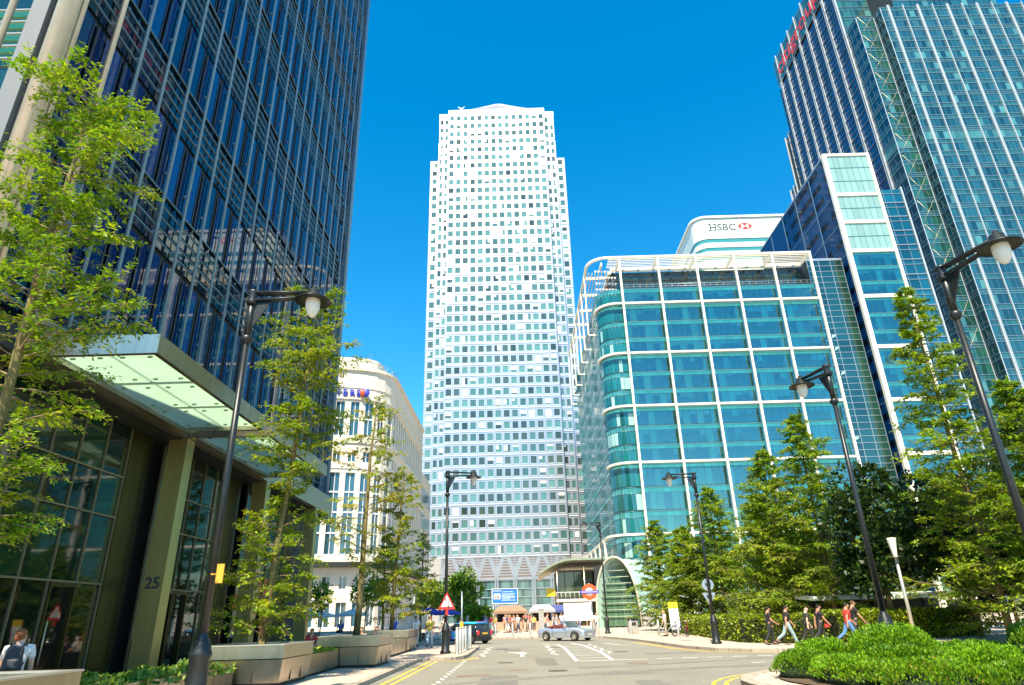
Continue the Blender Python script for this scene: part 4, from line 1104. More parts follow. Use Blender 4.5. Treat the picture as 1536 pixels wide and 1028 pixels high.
# ------------------------------------------------------------ plaza structures
def wavy_pavilion():
    t = thing('pavilion', (9, 118, .12), 'two storey glass pavilion with an upswept curved roof below the white skyscraper', 'pavilion')
    x0, x1, y0, y1 = 6.0, 15.5, 112, 124
    m = MB(); m.box(x0 + .4, x1, y0 + .6, y1, .12, 8.6); m.build('core', mat('warm_dark_interior', (.16, .12, .07), .7), t)
    for j, (z0, z1) in enumerate(((.4, 3.6), (4.4, 8.2))):
        for i in range(6):
            m = MB(); a = x0 + i * 1.55 + .05
            m.box(a, a + 1.45, y0 + .4, y0 + .46, z0, z1, 0, jit((.035, .05, .03), .7)); m.box(a - .05, a, y0 + .3, y0 + .5, z0, z1, 1)
            m.build('window', [M['tower_glass'], M['olive_steel']], t)
    rf = MB(); n = 12
    prof = [(3.4 + 12.6 * i / n, 8.0 + 1.9 * math.sin(min(1, i / 5) * math.pi / 2)) for i in range(n + 1)]
    for i in range(n):
        a, b = prof[i], prof[i + 1]
        rf.hexa([(a[0], y0 - 2.2, a[1]), (b[0], y0 - 2.2, b[1]), (b[0], y1, b[1] - .6), (a[0], y1, a[1] - .6), (a[0], y0 - 2.2, a[1] + .3), (b[0], y0 - 2.2, b[1] + .3), (b[0], y1, b[1] - .3), (a[0], y1, a[1] - .3)])
    rf.build('curved_roof', mat('green_grey_metal_roof', (.36, .40, .28), .4, .5, noise=.15, nscale=.5), t)
    m = MB(); m.box(x0, x1, y0 - 1.6, y0 + .3, 3.7, 4.1); b = m.build('balcony', M['stone'], t)
    m = MB(); m.tube([(x0, y0 - 1.55, 5.1), (x1, y0 - 1.55, 5.1)], .05, 5)
    for i in range(14): m.tube([(x0 + i * .72, y0 - 1.55, 4.1), (x0 + i * .72, y0 - 1.55, 5.1)], .03, 4)
    m.build('railing', M['white'], b)
    m = MB()
    for x in (x0 + .2, 10.6, x1 - .2): m.tube([(x, y0 - 1.4, .12), (x, y0 - 1.4, 9)], .16, 8)
    m.build('roof_post', M['steel'], t)
    m = MB(); m.box(12.2, 13.8, y0 - 1.62, y0 - 1.55, 5.6, 9.0); m.build('dark_screen', M['soffit'], t)
    m = MB(); m.box(14.2, 15.8, y0 - 1.9, y0 - 1.2, .12, 8.6); m.build('brick_pier', mat('red_brick_pier', (.46, .17, .09), .8, noise=.2, nscale=3), t)
    m = MB(); m.box(4.4, 5.9, y0 + .2, y0 + .4, 4.6, 5.8); m.build('yellow_shop_sign', mat('yellow_shop_sign', (.75, .52, .03), .5), t)
wavy_pavilion()
def arch_entrance():
    t = thing('arched_entrance', (16, 92, .12), 'station entrance under a glass vault with a tall pale arched rim', 'station entrance')
    cx, yv = 11.6, 88
    # tall parabolic arch, leaning, facing the street; a glass shell tapers away behind it
    def A(k, w, h): a = math.pi * k; return (-math.cos(a) * w, math.sin(a) ** .75 * h)
    n = 18; rim = MB(); pts = []
    for i in range(n + 1):
        x, z = A(i / n, 2.55, 8.4); pts.append((cx + x - z * .02 + .9, yv - x * .55, .12 + z))
    rim.tube(pts, .15, 8); rim.build('arch_rim', mat('weathered_pale_rim', (.50, .50, .38), .5), t)
    gl = MB(); ns = 9; rows = []
    for s in range(ns + 1):
        k = s / ns; w = 2.5 - .3 * k; h = 8.25 - .9 * k; row = []
        for i in range(n + 1):
            x, z = A(i / n, w, h); row.append((cx + .9 + x + k * 13.0, yv - x * .55 + k * 5.5, .12 + z))
        rows.append(row)
    for s in range(ns):
        for i in range(n):
            a, b, c, d = rows[s][i], rows[s][i + 1], rows[s + 1][i + 1], rows[s + 1][i]
            gl.face([a, b, c, d], 0, jit((.30, .46, .38), .08))
    gl.build('glass_shell', mat('pale_green_shell_glass', (1, 1, 1), .12, 0, 1.6, tone=True), t)
    rb = MB()
    for s in range(1, ns + 1): rb.tube(rows[s], .06, 4)
    rb.build('shell_rib', mat('pale_green_rib', (.38, .52, .44), .4), t)
    m = MB()
    for k in range(9):
        z = 1.4 + k * .78; hw = 2.2 * (1 - (z / 9.3) ** 2) ** .5
        m.tube([(cx + .9 - hw, yv + .4 + hw * .55, z), (cx + .9 + hw, yv + .4 - hw * .55, z)], .06, 5)
    m.build('glazing_bar', mat('grey_green_bar', (.30, .36, .26), .4), t)
    m = MB()
    for k in range(7): 
        x = -1.8 + k * .6; m.face([(cx + .9 + x, yv + .6 - x * .55, .3), (cx + .9 + x + .56, yv + .6 - (x + .56) * .55, .3), (cx + .9 + x + .56, yv + .6 - (x + .56) * .55, 6.6 - abs(x + .28) * 1.3), (cx + .9 + x, yv + .6 - x * .55, 6.6 - abs(x + .28) * 1.3)], 0, jit((.10, .2, .12), .4))
    m.build('mouth_glazing', M['glass'], t)
    m = MB(); m.box(15.2, 23, 86.5, 88, .12, 1.5); m.box(15.5, 23, 88.02, 89.5, .12, 2.5); m.box(15.8, 23, 89.52, 91, .12, 3.4); m.build('stepped_wall', M['grey_stone'], t)
    m = MB(); m.box(15.1, 23.05, 86.4, 86.9, 1.502, 1.7); m.box(15.4, 23.05, 87.95, 88.4, 2.502, 2.7); m.box(15.7, 23.05, 89.45, 89.9, 3.402, 3.62); m.build('wall_coping', M['white'], t)
    m = MB(); m.box(16, 22, 91.5, 91.7, 3.6, 5.4); m.build('white_hoarding', M['white'], t)
arch_entrance()
def roundel():
    t = thing('station_sign', (8.55, 84, .12), 'round orange red station sign with a blue bar lettered across, on a white post', 'sign')
    x, y, z = 8.55, 84, 4.25
    m = MB(); m.tube([(x, y + .12, .12), (x, y + .12, 5.2)], .1, 8); m.build('post', M['white'], t)
    m = MB(); n = 28
    for i in range(n):
        a, b = 2 * math.pi * i / n, 2 * math.pi * (i + 1) / n
        q = [(x + r * math.cos(k), z + r * math.sin(k)) for r, k in ((.52, a), (.92, a), (.92, b), (.52, b))]
        m.hexa([(p[0], y - .05, p[1]) for p in q] + [(p[0], y + .05, p[1]) for p in q])
    m.build('ring', mat('orange_red_enamel', (.85, .10, .02), .4), t)
    m = MB(); m.lathe([(0, 0), (.515, 0), (.515, .03), (0, .03)], (0, 0, 0), 24); m.v = [(x + a, y - .01 + c, z + b) for a, b, c in m.v]; m.build('disc', M['white'], t)
    m = MB(); m.box(x - 1.12, x + 1.12, y - .1, y - .06, z - .17, z + .17); b = m.build('bar', M['blue_sign'], t)
    m = MB(); text_mb(m, 'UNDERGROUND', .26, (x, y - .12, z - .09), (1, 0, 0), (0, 0, 1), .008, align='CENTER'); m.build('lettering', M['white'], b)
roundel()
def billboard():
    t = thing('billboard', (-1.9, 100, .12), 'blue billboard with a small picture and white text lines on two legs', 'billboard')
    x0, x1, y, z0, z1 = -3.85, -.25, 100, 3.55, 5.45
    m = MB(); m.box(x0, x1, y, y + .12, z0, z1); b = m.build('panel', mat('blue_poster', (.02, .16, .55), .5, noise=.25, nscale=.5), t)
    m = MB()
    for a in ((x0 - .08, x1 + .08, z1, z1 + .08), (x0 - .08, x1 + .08, z0 - .08, z0), (x0 - .08, x0, z0, z1), (x1, x1 + .08, z0, z1)): m.box(a[0], a[1], y - .05, y + .15, a[2], a[3])
    m.build('frame', M['white'], b)
    m = MB(); m.box(x0 + .2, x0 + 1.15, y - .02, y - .002, z0 + .55, z0 + 1.3, 0, (.7, .72, .75)); m.box(x0 + .3, x0 + .6, y - .03, y - .022, z0 + .6, z0 + 1.1, 0, (.5, .3, .22)); m.box(x0 + .65, x0 + .95, y - .03, y - .022, z0 + .62, z0 + 1.05, 0, (.2, .25, .3)); m.build('picture', M['plain'], b)
    m = MB()
    for k in range(6): m.box(x0 + 1.35, x0 + 1.35 + (2.0, 1.2, 1.9, 1.95, 1.7, 1.9)[k], y - .012, y - .002, z0 + .35 + k * .17, z0 + .35 + k * .17 + .07, 0, (.6, .7, .8))
    m.box(x0 + .1, x0 + 1.3, y - .012, y - .002, z1 - .28, z1 - .2, 0, (.6, .7, .8)); m.box(x0 + 1.4, x0 + 3.0, y - .012, y - .002, z1 - .42, z1 - .34, 0, (.5, .65, .8))
    m.build('text_line', M['plain'], b)
    for x in (x0 + .1, x1 - .1):
        m = MB(); m.tube([(x, y + .2, .12), (x, y + .2, z1)], .09, 8); m.build('leg', M['white_frame'], t)
billboard()
def kiosk(x, y, w, label, roofc, cat='kiosk'):
    t = thing('kiosk', (x, y, .12), label, cat)
    m = MB(); m.box(x - w / 2, x + w / 2, y, y + 2.4, .12, 1.1); m.build('counter', mat('kiosk_counter', (.45, .30, .2), .7), t)
    m = MB()
    for sx in (-1, 1):
        for yy in (y, y + 2.4): m.tube([(x + sx * w / 2, yy, .12), (x + sx * w / 2, yy, 2.5)], .05, 6)
    m.build('post', M['white'], t)
    m = MB(); a, b = x - w / 2 - .4, x + w / 2 + .4
    pts = [(a, y - .5, 2.4), (b, y - .5, 2.4), (b, y + 2.9, 2.4), (a, y + 2.9, 2.4)]
    rid = [(a + w * .25, y + 1.2, 3.1), (b - w * .25, y + 1.2, 3.1)]
    m.face([pts[0], pts[1], rid[1], rid[0]]); m.face([pts[2], pts[3], rid[0], rid[1]]); m.face([pts[1], pts[2], rid[1]]); m.face([pts[3], pts[0], rid[0]]); m.face(pts[::-1])
    m.box(a, b, y - .52, y - .5, 2.1, 2.4)
    m.build('canopy', mat('canvas_' + cat, roofc, .8), t)
    m = MB(); m.box(x - w / 2 + .1, x + w / 2 - .1, y + 1.6, y + 1.7, 1.1, 2.3); m.build('back_panel', M['soffit'], t)
kiosk(-1.2, 92, 3.8, 'brown roofed open kiosk below the blue billboard', (.30, .18, .11))
kiosk(2.9, 90, 2.6, 'kiosk with a grey sloping canopy right of the brown roofed one', (.34, .33, .33))
kiosk(-5.2, 88, 2.8, 'white tented stall behind the big leafy shrub', (.75, .72, .68), 'stall')
kiosk(5.3, 96, 1.9, 'narrow stall with a dark blue awning by the pavilion', (.06, .08, .22), 'stall')
def parasol(x, y, h, r, col, label, group):
    t = thing('parasol', (x, y, .12), label, 'parasol', group)
    m = MB(); m.tube([(x, y, .12), (x, y, h)], .03, 6); m.lathe([(.28, 0), (.28, .06), (.05, .1)], (x, y, .12), 10); m.build('pole', M['white'], t)
    m = MB(); n = 8
    for i in range(n):
        a, b = 2 * math.pi * i / n, 2 * math.pi * (i + 1) / n
        m.face([(x + r * math.cos(a), y + r * math.sin(a), h - .45), (x + r * math.cos(b), y + r * math.sin(b), h - .45), (x, y, h)])
        m.face([(x + r * math.cos(a), y + r * math.sin(a), h - .45), (x + r * math.cos(a), y + r * math.sin(a), h - .58), (x + r * math.cos(b), y + r * math.sin(b), h - .58), (x + r * math.cos(b), y + r * math.sin(b), h - .45)])
    m.build('canopy', mat('canvas', col, .8, trans=.3), t)
parasol(-16.6, 58, 2.6, 1.5, (.70, .72, .7), 'pale café parasol left, before the shaded stone wall', 'pale café parasols')
parasol(-14.2, 59, 2.65, 1.5, (.70, .72, .7), 'pale café parasol nearest the thick tree trunk in the steel planter', 'pale café parasols')
parasol(-8.6, 66, 2.7, 1.5, (.03, .06, .45), 'blue parasol above the pair of people walking away', 'blue parasols')
parasol(-7.0, 68, 2.6, 1.4, (.04, .08, .50), 'second blue parasol right behind the first', 'blue parasols')
m = thing('planter_box', (-14, 55, .12), 'long low dark stone seat wall under the pale parasols', 'seat wall')
q = MB(); q.box(-20, -11.3, 54.6, 55.2, .12, .9); q.build('wall', M['grey_stone'], m); q = MB(); q.box(-20.05, -11.25, 54.55, 55.25, .9, 1.0); q.build('coping', M['stone'], m)
for k, (x, y) in enumerate(((-12.4, 45.6), (-11.7, 44.0))):
    m = thing('stone_block_seat', (x, y, .12), ('pale stone seat block by the last bronze column', 'second pale seat block standing closer to the column')[k], 'seat')
    q = MB(); q.box(x - .5, x + .5, y - .3, y + .3, .12, 1.0); q.build('block', M['stone'], m, bevel=.03); q = MB(); q.box(x - .44, x + .44, y - .24, y + .24, .12, .16); q.build('shadow_gap', M['soffit'], m)
# white map board, litter bin, yellow topped poster
t = thing('map_board', (5.6, 66, .12), 'wide white information board standing behind the silver convertible', 'information board')
m = MB(); m.box(4.2, 6.9, 66, 66.1, 1.2, 2.75); b = m.build('panel', M['white'], t)
m = MB(); m.box(4.35, 5.2, 65.97, 65.99, 1.35, 2.6, 0, (.55, .68, .62))
for k in range(6): m.box(5.35, 6.7, 65.98, 65.99, 1.45 + k * .2, 1.5 + k * .2, 0, (.6, .6, .62))
m.build('printed_map', M['plain'], b)
for x in (4.3, 6.8):
    m = MB(); m.tube([(x, 66.15, .12), (x, 66.15, 2.8)], .06, 8); m.build('leg', M['grey_frame'], t)
t = thing('poster_totem', (11.590, 52.5, .12), 'leaning white poster panel with a yellow top beside the parked bicycles', 'poster')
m = MB(); q = [(-.6, 0), (.6, 0)]
m.hexa([(11.260, 52.5, .5), (11.890, 52.3, .5), (11.890, 52.4, .5), (11.260, 52.6, .5), (11.200, 52.5, 1.95), (11.860, 52.3, 1.95), (11.860, 52.4, 1.95), (11.200, 52.6, 1.95)]); m.build('panel', M['white'], t)
m = MB(); m.hexa([(11.200, 52.49, 1.955), (11.860, 52.29, 1.955), (11.860, 52.41, 1.955), (11.200, 52.61, 1.955), (11.188, 52.49, 2.4), (11.848, 52.29, 2.4), (11.848, 52.41, 2.4), (11.188, 52.61, 2.4)]); m.build('yellow_top', mat('yellow_panel', (.8, .55, .02), .5), t)
m = MB(); m.tube([(11.320, 52.6, .12), (11.290, 52.62, 2.2)], .05, 6); m.tube([(11.800, 52.45, .12), (11.770, 52.46, 2.2)], .05, 6); m.build('leg', M['grey_frame'], t)
m = MB()
for k in range(5): m.hexa([(11.320, 52.46, .8 + k * .2), (11.710, 52.34, .8 + k * .2), (11.710, 52.342, .8 + k * .2), (11.320, 52.462, .8 + k * .2), (11.320, 52.46, .86 + k * .2), (11.710, 52.34, .86 + k * .2), (11.710, 52.342, .86 + k * .2), (11.320, 52.462, .86 + k * .2)], 0, (.35, .35, .4))
m.build('text_line', M['plain'], t)
t = thing('litter_bin', (9.6, 60, .12), 'grey square litter bin on the plaza right of the far lamp', 'litter bin')
m = MB(); m.box(9.2, 10.0, 59.7, 60.4, .2, 1.15); m.build('body', M['grey_stone'], t, bevel=.03); m = MB(); m.box(9.15, 10.05, 59.65, 60.45, 1.16, 1.3); m.build('lid', M['black_metal'], t)
m = MB(); m.box(9.35, 9.85, 59.68, 59.7, .75, 1.0); m.build('opening', M['soffit'], t)
# bicycles
def bicycle(x, y, rz, label, col):
    t = thing('bicycle', (x, y, .12), label, 'bicycle', 'bicycles parked by the hedge', rz=rz, world=False)
    fm = mat('bicycle_paint', col, .35)
    for s in (-.52, .52):
        m = MB(); m.tube([(s + .33 * math.cos(2 * math.pi * i / 20), 0, .34 + .33 * math.sin(2 * math.pi * i / 20)) for i in range(21)], .02, 6, caps=False)
        for k in range(6): a = k * math.pi / 6; m.tube([(s - .32 * math.cos(a), 0, .34 - .32 * math.sin(a)), (s + .32 * math.cos(a), 0, .34 + .32 * math.sin(a))], .004, 3)
        m.build('wheel', M['black_metal'], t)
    m = MB()
    for a, b in (((-.52, 0, .34), (-.08, 0, .32)), ((-.08, 0, .32), (-.2, 0, .85)), ((-.2, 0, .8), (.36, 0, .82)), ((-.08, 0, .32), (.38, 0, .72)), ((-.52, 0, .34), (-.19, 0, .78)), ((.52, 0, .34), (.34, 0, .95))): m.tube([a, b], .02, 6)
    m.build('frame', fm, t)
    m = MB(); m.tube([(.3, -.24, 1.02), (.36, -.1, 1.0), (.33, 0, .98), (.36, .1, 1.0), (.3, .24, 1.02)], .015, 6); m.build('handlebar', M['steel'], t)
    m = MB(); m.ball((-.22, 0, .9), (.14, .07, .04), 8, 5); m.build('saddle', M['black_metal'], t)
for k, (x, y, c, l) in enumerate(((10.6, 50.6, (.5, .5, .52), 'silver bicycle leaning under the yellow topped poster'), (11.1, 49.6, (.05, .05, .3), 'dark blue bicycle, middle of the three by the hedge end'), (11.4, 48.4, (.4, .05, .04), 'red bicycle nearest the clipped hedge'))): bicycle(x, y, R(20 + 25 * k), l, c)
# slender steel uplighter on the right pavement
t = thing('uplighter_post', (17.8, 32.1, .12), 'slender pale steel post with a flared lamp top beyond the shrub bed', 'lamp post')
m = MB(); m.tube([(17.8, 32.1, .12), (17.8, 32.1, 3.9)], [.085, .07], 10); m.build('pole', M['bright_steel'], t)
m = MB(); m.lathe([(.07, 3.76), (.10, 3.9), (.2, 4.62), (.21, 4.66), (.0, 4.66)], (17.8, 32.1, 0), 14); m.build('flared_lamp', M['globe'], t)
m = MB(); m.lathe([(.07, 3.78), (.30, 3.8), (.30, 3.83), (.07, 3.85)], (17.8, 32.1, 0), 14); m.build('ring', M['steel'], t)
# grey low shelter behind the hedge
t = thing('shelter', (22, 41, .12), 'low dark shelter with a pale flat roof half hidden behind the right hedge', 'shelter')
m = MB(); m.hexa([(17.4, 41.2, 2.1), (26, 41.2, 2.1), (26, 44, 2.25), (17.4, 44, 2.25), (17.4, 41.2, 2.32), (26, 41.2, 2.32), (26, 44, 2.5), (17.4, 44, 2.5)]); m.build('roof', M['white_panel'], t)
for x in (18, 21, 24, 25.6):
    m = MB(); m.tube([(x, 41.6, .12), (x, 41.6, 2.1)], .06, 6); m.build('post', M['black_metal'], t)
m = MB(); m.box(18, 25.6, 43.4, 43.5, .12, 2.1); m.build('back_wall', M['soffit'], t)
M['leaf'] = mat('feathery_foliage', (1, 1, 1), .55, tone=True, trans=.42)
M['leaf2'] = mat('glossy_shrub_foliage', (1, 1, 1), .45, tone=True, trans=.28)
M['bark'] = mat('mossy_bark', (.17, .135, .045), .9, noise=.35, nscale=7, bump=.7, bscale=16, stretch=(1, 1, .25))
M['twig'] = mat('brown_twig', (.26, .17, .09), .85, noise=.2, nscale=9)
def leafcol(rd, pal, k=None):
    c = rd.choice(pal) if k is None else pal[k]
    f = rd.uniform(.72, 1.25); return (c[0] * f, c[1] * f, c[2] * f)
PAL_Y = [(.33, .42, .006), (.23, .36, .006), (.40, .43, .008), (.15, .25, .005), (.40, .34, .010)]
PAL_G = [(.13, .27, .005), (.17, .33, .006), (.07, .16, .004), (.24, .37, .006)]
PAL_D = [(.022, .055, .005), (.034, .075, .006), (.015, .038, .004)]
PAL_M = [(.25, .38, .005), (.15, .28, .004), (.35, .44, .006), (.08, .15, .003), (.20, .36, .005)]
PAL_B = [(.14, .31, .006), (.19, .38, .007), (.07, .19, .005), (.26, .42, .008)]
PAL_H = [(.25, .34, .008), (.17, .25, .006), (.33, .40, .010), (.07, .11, .004)]

def leaf(mb, p, d, up, L, W, col):
    s = d.cross(up)
    if s.length < 1e-4: s = d.orthogonal()
    s = s.normalized() * W
    mb.face([p, p + d * L * .45 + s, p + d * L, p + d * L * .45 - s], 0, col)
def spray(mb, rd, p, d, size, n, pal, W=.16, droop=.25, spread=.9):
    """a flat feathery spray of narrow leaflets around direction d"""
    d = d.normalized(); side = d.cross(V((0, 0, 1)))
    side = side.normalized() if side.length > 1e-3 else V((1, 0, 0))
    k = rd.randrange(len(pal))
    for i in range(n):
        a = rd.uniform(-spread, spread); t = rd.uniform(0, .55)
        q = d * math.cos(a) + side * math.sin(a) + V((0, 0, rd.uniform(-.35, .25) - droop * rd.random()))
        q.normalize(); up = V((rd.uniform(-.6, .6), rd.uniform(-.6, .6), 1)).normalized()
        L = size * rd.uniform(.55, 1.1)
        leaf(mb, p + d * size * t, q, up, L, L * W, leafcol(rd, pal, k if rd.random() < .7 else None))
def conifer(name, base, H, rmax, label, seed, z0=.15, top=(0, 0), nlimb=90, nsub=8, leafs=18, ls=.17, pal=PAL_M, profile=None, tr=.14, cat='tree', group=None, gap=0.0, up=.3, droop=.35):
    """feathery conifer: tapered trunk, rising limbs, side twigs fringed with small drooping leaflets"""
    rd = random.Random(seed)
    t = thing(name, base, label, cat, group); b = V(base)
    tk = MB(); n = 9; pts = []
    for i in range(n):
        k = i / (n - 1); pts.append(b + V((top[0] * k + rd.uniform(-.05, .05) * (0 < i < n - 1), top[1] * k + rd.uniform(-.05, .05) * (0 < i < n - 1), H * k * .98)))
    def tp(k):
        k = max(0, min(.999, k)) * (n - 1); i = int(k); return pts[i].lerp(pts[i + 1], k - i)
    tk.tube(pts, [tr * (1 - i / (n - 1)) ** .8 + .018 for i in range(n)], 9)
    tk.tube([b - V((0, 0, .1)), b + V((0, 0, .35))], [tr * 1.7, tr * .95], 9)
    lb = MB(); lf = MB(); az = rd.uniform(0, 6)
    if profile is None: profile = lambda k: (1 - k) ** .75 * (.35 + .65 * min(1, k / .2))
    def fringe(p0, p1, m, k, w):
        ax = p1 - p0; L0 = ax.length; ax = ax.normalized()
        sd = ax.cross(V((0, 0, 1))); sd = sd.normalized() if sd.length > .01 else V((1, 0, 0))
        for q in range(m):
            f = rd.random(); p = p0 + ax * L0 * f + V((rd.uniform(-.05, .05), rd.uniform(-.05, .05), rd.uniform(-.06, .06)))
            s = rd.choice((-1, 1)); d = (sd * s * rd.uniform(.4, 1) + ax * rd.uniform(.1, .8) + V((0, 0, rd.uniform(-.75, .3)))).normalized()
            L = ls * rd.uniform(.5, 1.25) * (1.15 - .5 * f) * w
            u = V((rd.uniform(-.7, .7), rd.uniform(-.7, .7), 1)).normalized()
            leaf(lf, p, d, u, L, L * .21, leafcol(rd, pal, k if rd.random() < .65 else None))
    for i in range(nlimb):
        k = z0 + (1 - z0) * ((i + rd.random()) / nlimb) ** .9
        az += 2.4 + rd.uniform(-.5, .5)
        if rd.random() < gap: continue
        L = rmax * profile((k - z0) / (1 - z0)) * rd.uniform(.45, 1.25) * (1 + .22 * math.sin(k * 23 + seed) * math.sin(az + seed)) + .15
        o = tp(k); d = V((math.cos(az), math.sin(az), rd.uniform(up - .25, up + .35)))
        q = [o]; cur = o.copy(); dd = d.normalized(); seg = 4
        for s in range(seg):
            cur = cur + dd * L / seg; q.append(cur.copy()); dd = (dd + V((rd.uniform(-.18, .18), rd.uniform(-.18, .18), -droop / seg + rd.uniform(-.08, .08)))).normalized()
        r0 = .007 + .006 * L
        lb.tube(q, [r0, r0 * .8, r0 * .6, r0 * .4, r0 * .2], 4, caps=False)
        m = max(2, int(nsub * (L / rmax + .2))); kk = rd.randrange(len(pal))
        for s in range(m):
            f = (.12 + .88 * (s + rd.random()) / m) * seg; j = min(seg - 1, int(f)); p = q[j].lerp(q[j + 1], f - j)
            ax = (q[j + 1] - q[j]).normalized(); sd = ax.cross(V((0, 0, 1))).normalized(); a = rd.choice((-1, 1)) * rd.uniform(.35, 1.15)
            dr = (ax * math.cos(a) + sd * math.sin(a) + V((0, 0, rd.uniform(-.45, .4)))).normalized()
            TL = (.22 + .34 * L * (1 - .6 * s / m)) * rd.uniform(.6, 1.15)
            e = p + dr * TL - V((0, 0, .12 * TL))
            lb.tube([p, e], [r0 * .3, .003], 3, caps=False)
            fringe(p, e, int(leafs * rd.uniform(.6, 1.3)), kk if rd.random() < .7 else rd.randrange(len(pal)), 1)
        fringe(q[2], q[4], int(leafs * 1.2), kk, 1)
    fringe(tp(.93), tp(1) + V((0, 0, .25)), leafs * 3, 0, 1)
    trunk = tk.build('trunk', M['bark'], t); lb.build('limb', M['twig'], trunk); lf.build('crown', M['leaf'], t)
    return t
# --- left row: slender trees rising from the planters
wide = lambda k: (.35 + .65 * math.sin(math.pi * min(1, k * .95 + .05)) ** .8)
conifer('conifer_tree', (-8.57, 10.25, .9), 11.4, 1.45, 'tallest feathery tree at the left edge, in front of the pale corner column', 21, z0=.14, nlimb=150, nsub=9, leafs=22, ls=.13, pal=PAL_M[:3] + PAL_G[:2], profile=lambda k: .34 + .66 * math.sin(math.pi * min(1, .12 + k * .72)), tr=.09, gap=.28, up=.35)
conifer('conifer_tree', (-7.42, 20.35, .9), 11.9, 1.35, 'slender feathery tree in the nearest steel planter', 22, z0=.02, top=(.45, .4), nlimb=170, nsub=9, leafs=17, ls=.16, pal=PAL_Y[:4] + PAL_M[:2], profile=lambda k: (1.15 - k * 1.2 if k < .33 else .25 + 1.0 * math.sin(math.pi * (k - .3) / .75) if k > .42 else .38), tr=.085, gap=.34)
conifer('conifer_tree', (-6.35, 27.3, .9), 10.0, 1.55, 'yellow green tree in the second steel planter', 23, z0=.26, top=(.2, .2), nlimb=105, nsub=7, leafs=13, ls=.18, pal=PAL_Y, profile=lambda k: .35 + .75 * math.sin(math.pi * min(1, k * .9 + .08)), tr=.12, gap=.40)
conifer('conifer_tree', (-7.05, 38.6, .9), 9.4, 1.8, 'small yellow green tree in the farthest steel planter', 24, z0=.08, top=(.3, .2), nlimb=110, nsub=7, leafs=12, ls=.26, pal=PAL_Y, profile=lambda k: (1 - k) ** .6 * .9 + .12, tr=.11, gap=.36)
conifer('conifer_tree', (-10.2, 52, .12), 7.8, 1.9, 'thin pale tree by the shaded foot of the stone building', 25, z0=.3, nlimb=70, nsub=6, leafs=10, ls=.30, pal=PAL_Y, tr=.1, gap=.2)
conifer('conifer_tree', (-8.2, 58, .12), 8.6, 2.1, 'pale tree standing at the far corner of the stone building', 26, z0=.2, nlimb=80, nsub=6, leafs=10, ls=.30, pal=PAL_Y, tr=.1, gap=.2)
# --- right row behind the hedge
rp = lambda k: (1 - k) ** .62 * (.55 + .45 * min(1, k / .12))
RT = [((14.1, 68, .12), 10.4, 3.6, 'shortest conical tree, leftmost behind the clipped hedge'),
      ((16.5, 56, .12), 11.6, 3.8, 'conical tree behind the grey sign backs on the lamp post'),
      ((17.3, 46, .12), 12.3, 3.7, 'conical tree behind the walking group in dark shirts'),
      ((19.0, 42, .12), 13.8, 3.8, 'conical tree with a pale bare trunk tip between the two right lamp posts'),
      ((21.5, 31.2, .12), 17.6, 3.1, 'tallest conical tree on the right, its thin top crossing the white edged tower'),
      ((23.6, 29.0, .12), 11.5, 3.4, 'large conical tree behind the lamp post at the right edge'),
      ((14.6, 59, .12), 8.6, 3.3, 'small conical tree far back between the first two behind the hedge'),
      ((18.6, 51.0, .12), 10.0, 3.8, 'bushy conical tree filling the gap at the rear of the hedge')]
for i, (b, H, r, l) in enumerate(RT):
    tall = i in (4, 5)
    conifer('conifer_tree', b, H, r, l, 40 + i, z0=.03, top=(-.1, .1) if i != 2 else (.5, 0), nlimb=230 if not tall else 270, nsub=12, leafs=14 if not tall else 16, ls=.27 if not tall else .24, pal=PAL_M if i % 2 else PAL_M + PAL_Y[:2], profile=rp if not tall else (lambda k: (1 - k) ** .6 * .95 + .03), tr=.15, gap=.08 if not tall else .2, up=.25)
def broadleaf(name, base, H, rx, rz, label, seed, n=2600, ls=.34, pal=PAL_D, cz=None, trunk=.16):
    rd = random.Random(seed); t = thing(name, base, label, 'tree' if H > 4 else 'shrub'); b = V(base)
    tk = MB(); tk.tube([b, b + V((.1, 0, H * .45)), b + V((.05, .1, H * .8))], [trunk, trunk * .7, trunk * .25], 8)
    lf = MB(); c0 = b + V((0, 0, cz if cz else H - rz)); lumps = []
    for i in range(16):
        a = rd.uniform(0, 6.28); e = rd.uniform(-.9, 1); q = rd.uniform(.35, .8)
        lumps.append((c0 + V((math.cos(a) * rx * q * math.sqrt(1 - e * e * .8), math.sin(a) * rx * q * math.sqrt(1 - e * e * .8), e * rz * .7)), rd.uniform(.28, .5) * rx))
        if i % 3 == 0: tk.tube([b + V((.05, 0, H * .4)), lumps[-1][0]], [trunk * .35, .02], 5, caps=False)
    for i in range(n):
        c, r = rd.choice(lumps); d = V((rd.gauss(0, 1), rd.gauss(0, 1), rd.gauss(0, 1))).normalized(); p = c + d * r * rd.uniform(.6, 1.05)
        o = (d + V((rd.uniform(-.7, .7), rd.uniform(-.7, .7), rd.uniform(-.5, .3)))).normalized(); u = V((rd.uniform(-1, 1), rd.uniform(-1, 1), rd.uniform(.2, 1))).normalized()
        L = ls * rd.uniform(.6, 1.2); leaf(lf, p, o, u, L, L * .32, leafcol(rd, pal))
    tk.build('trunk', M['bark'], t); lf.build('crown', M['leaf2'], t); return t
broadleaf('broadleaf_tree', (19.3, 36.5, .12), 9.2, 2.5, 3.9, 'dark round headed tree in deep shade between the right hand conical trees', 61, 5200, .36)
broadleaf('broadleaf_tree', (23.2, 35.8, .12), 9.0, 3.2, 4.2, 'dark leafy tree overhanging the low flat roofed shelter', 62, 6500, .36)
broadleaf('broadleaf_tree', (27.5, 38, .12), 9.8, 3.6, 4.6, 'dark leafy tree at the far right behind the clipped hedge', 63, 5200, .4)
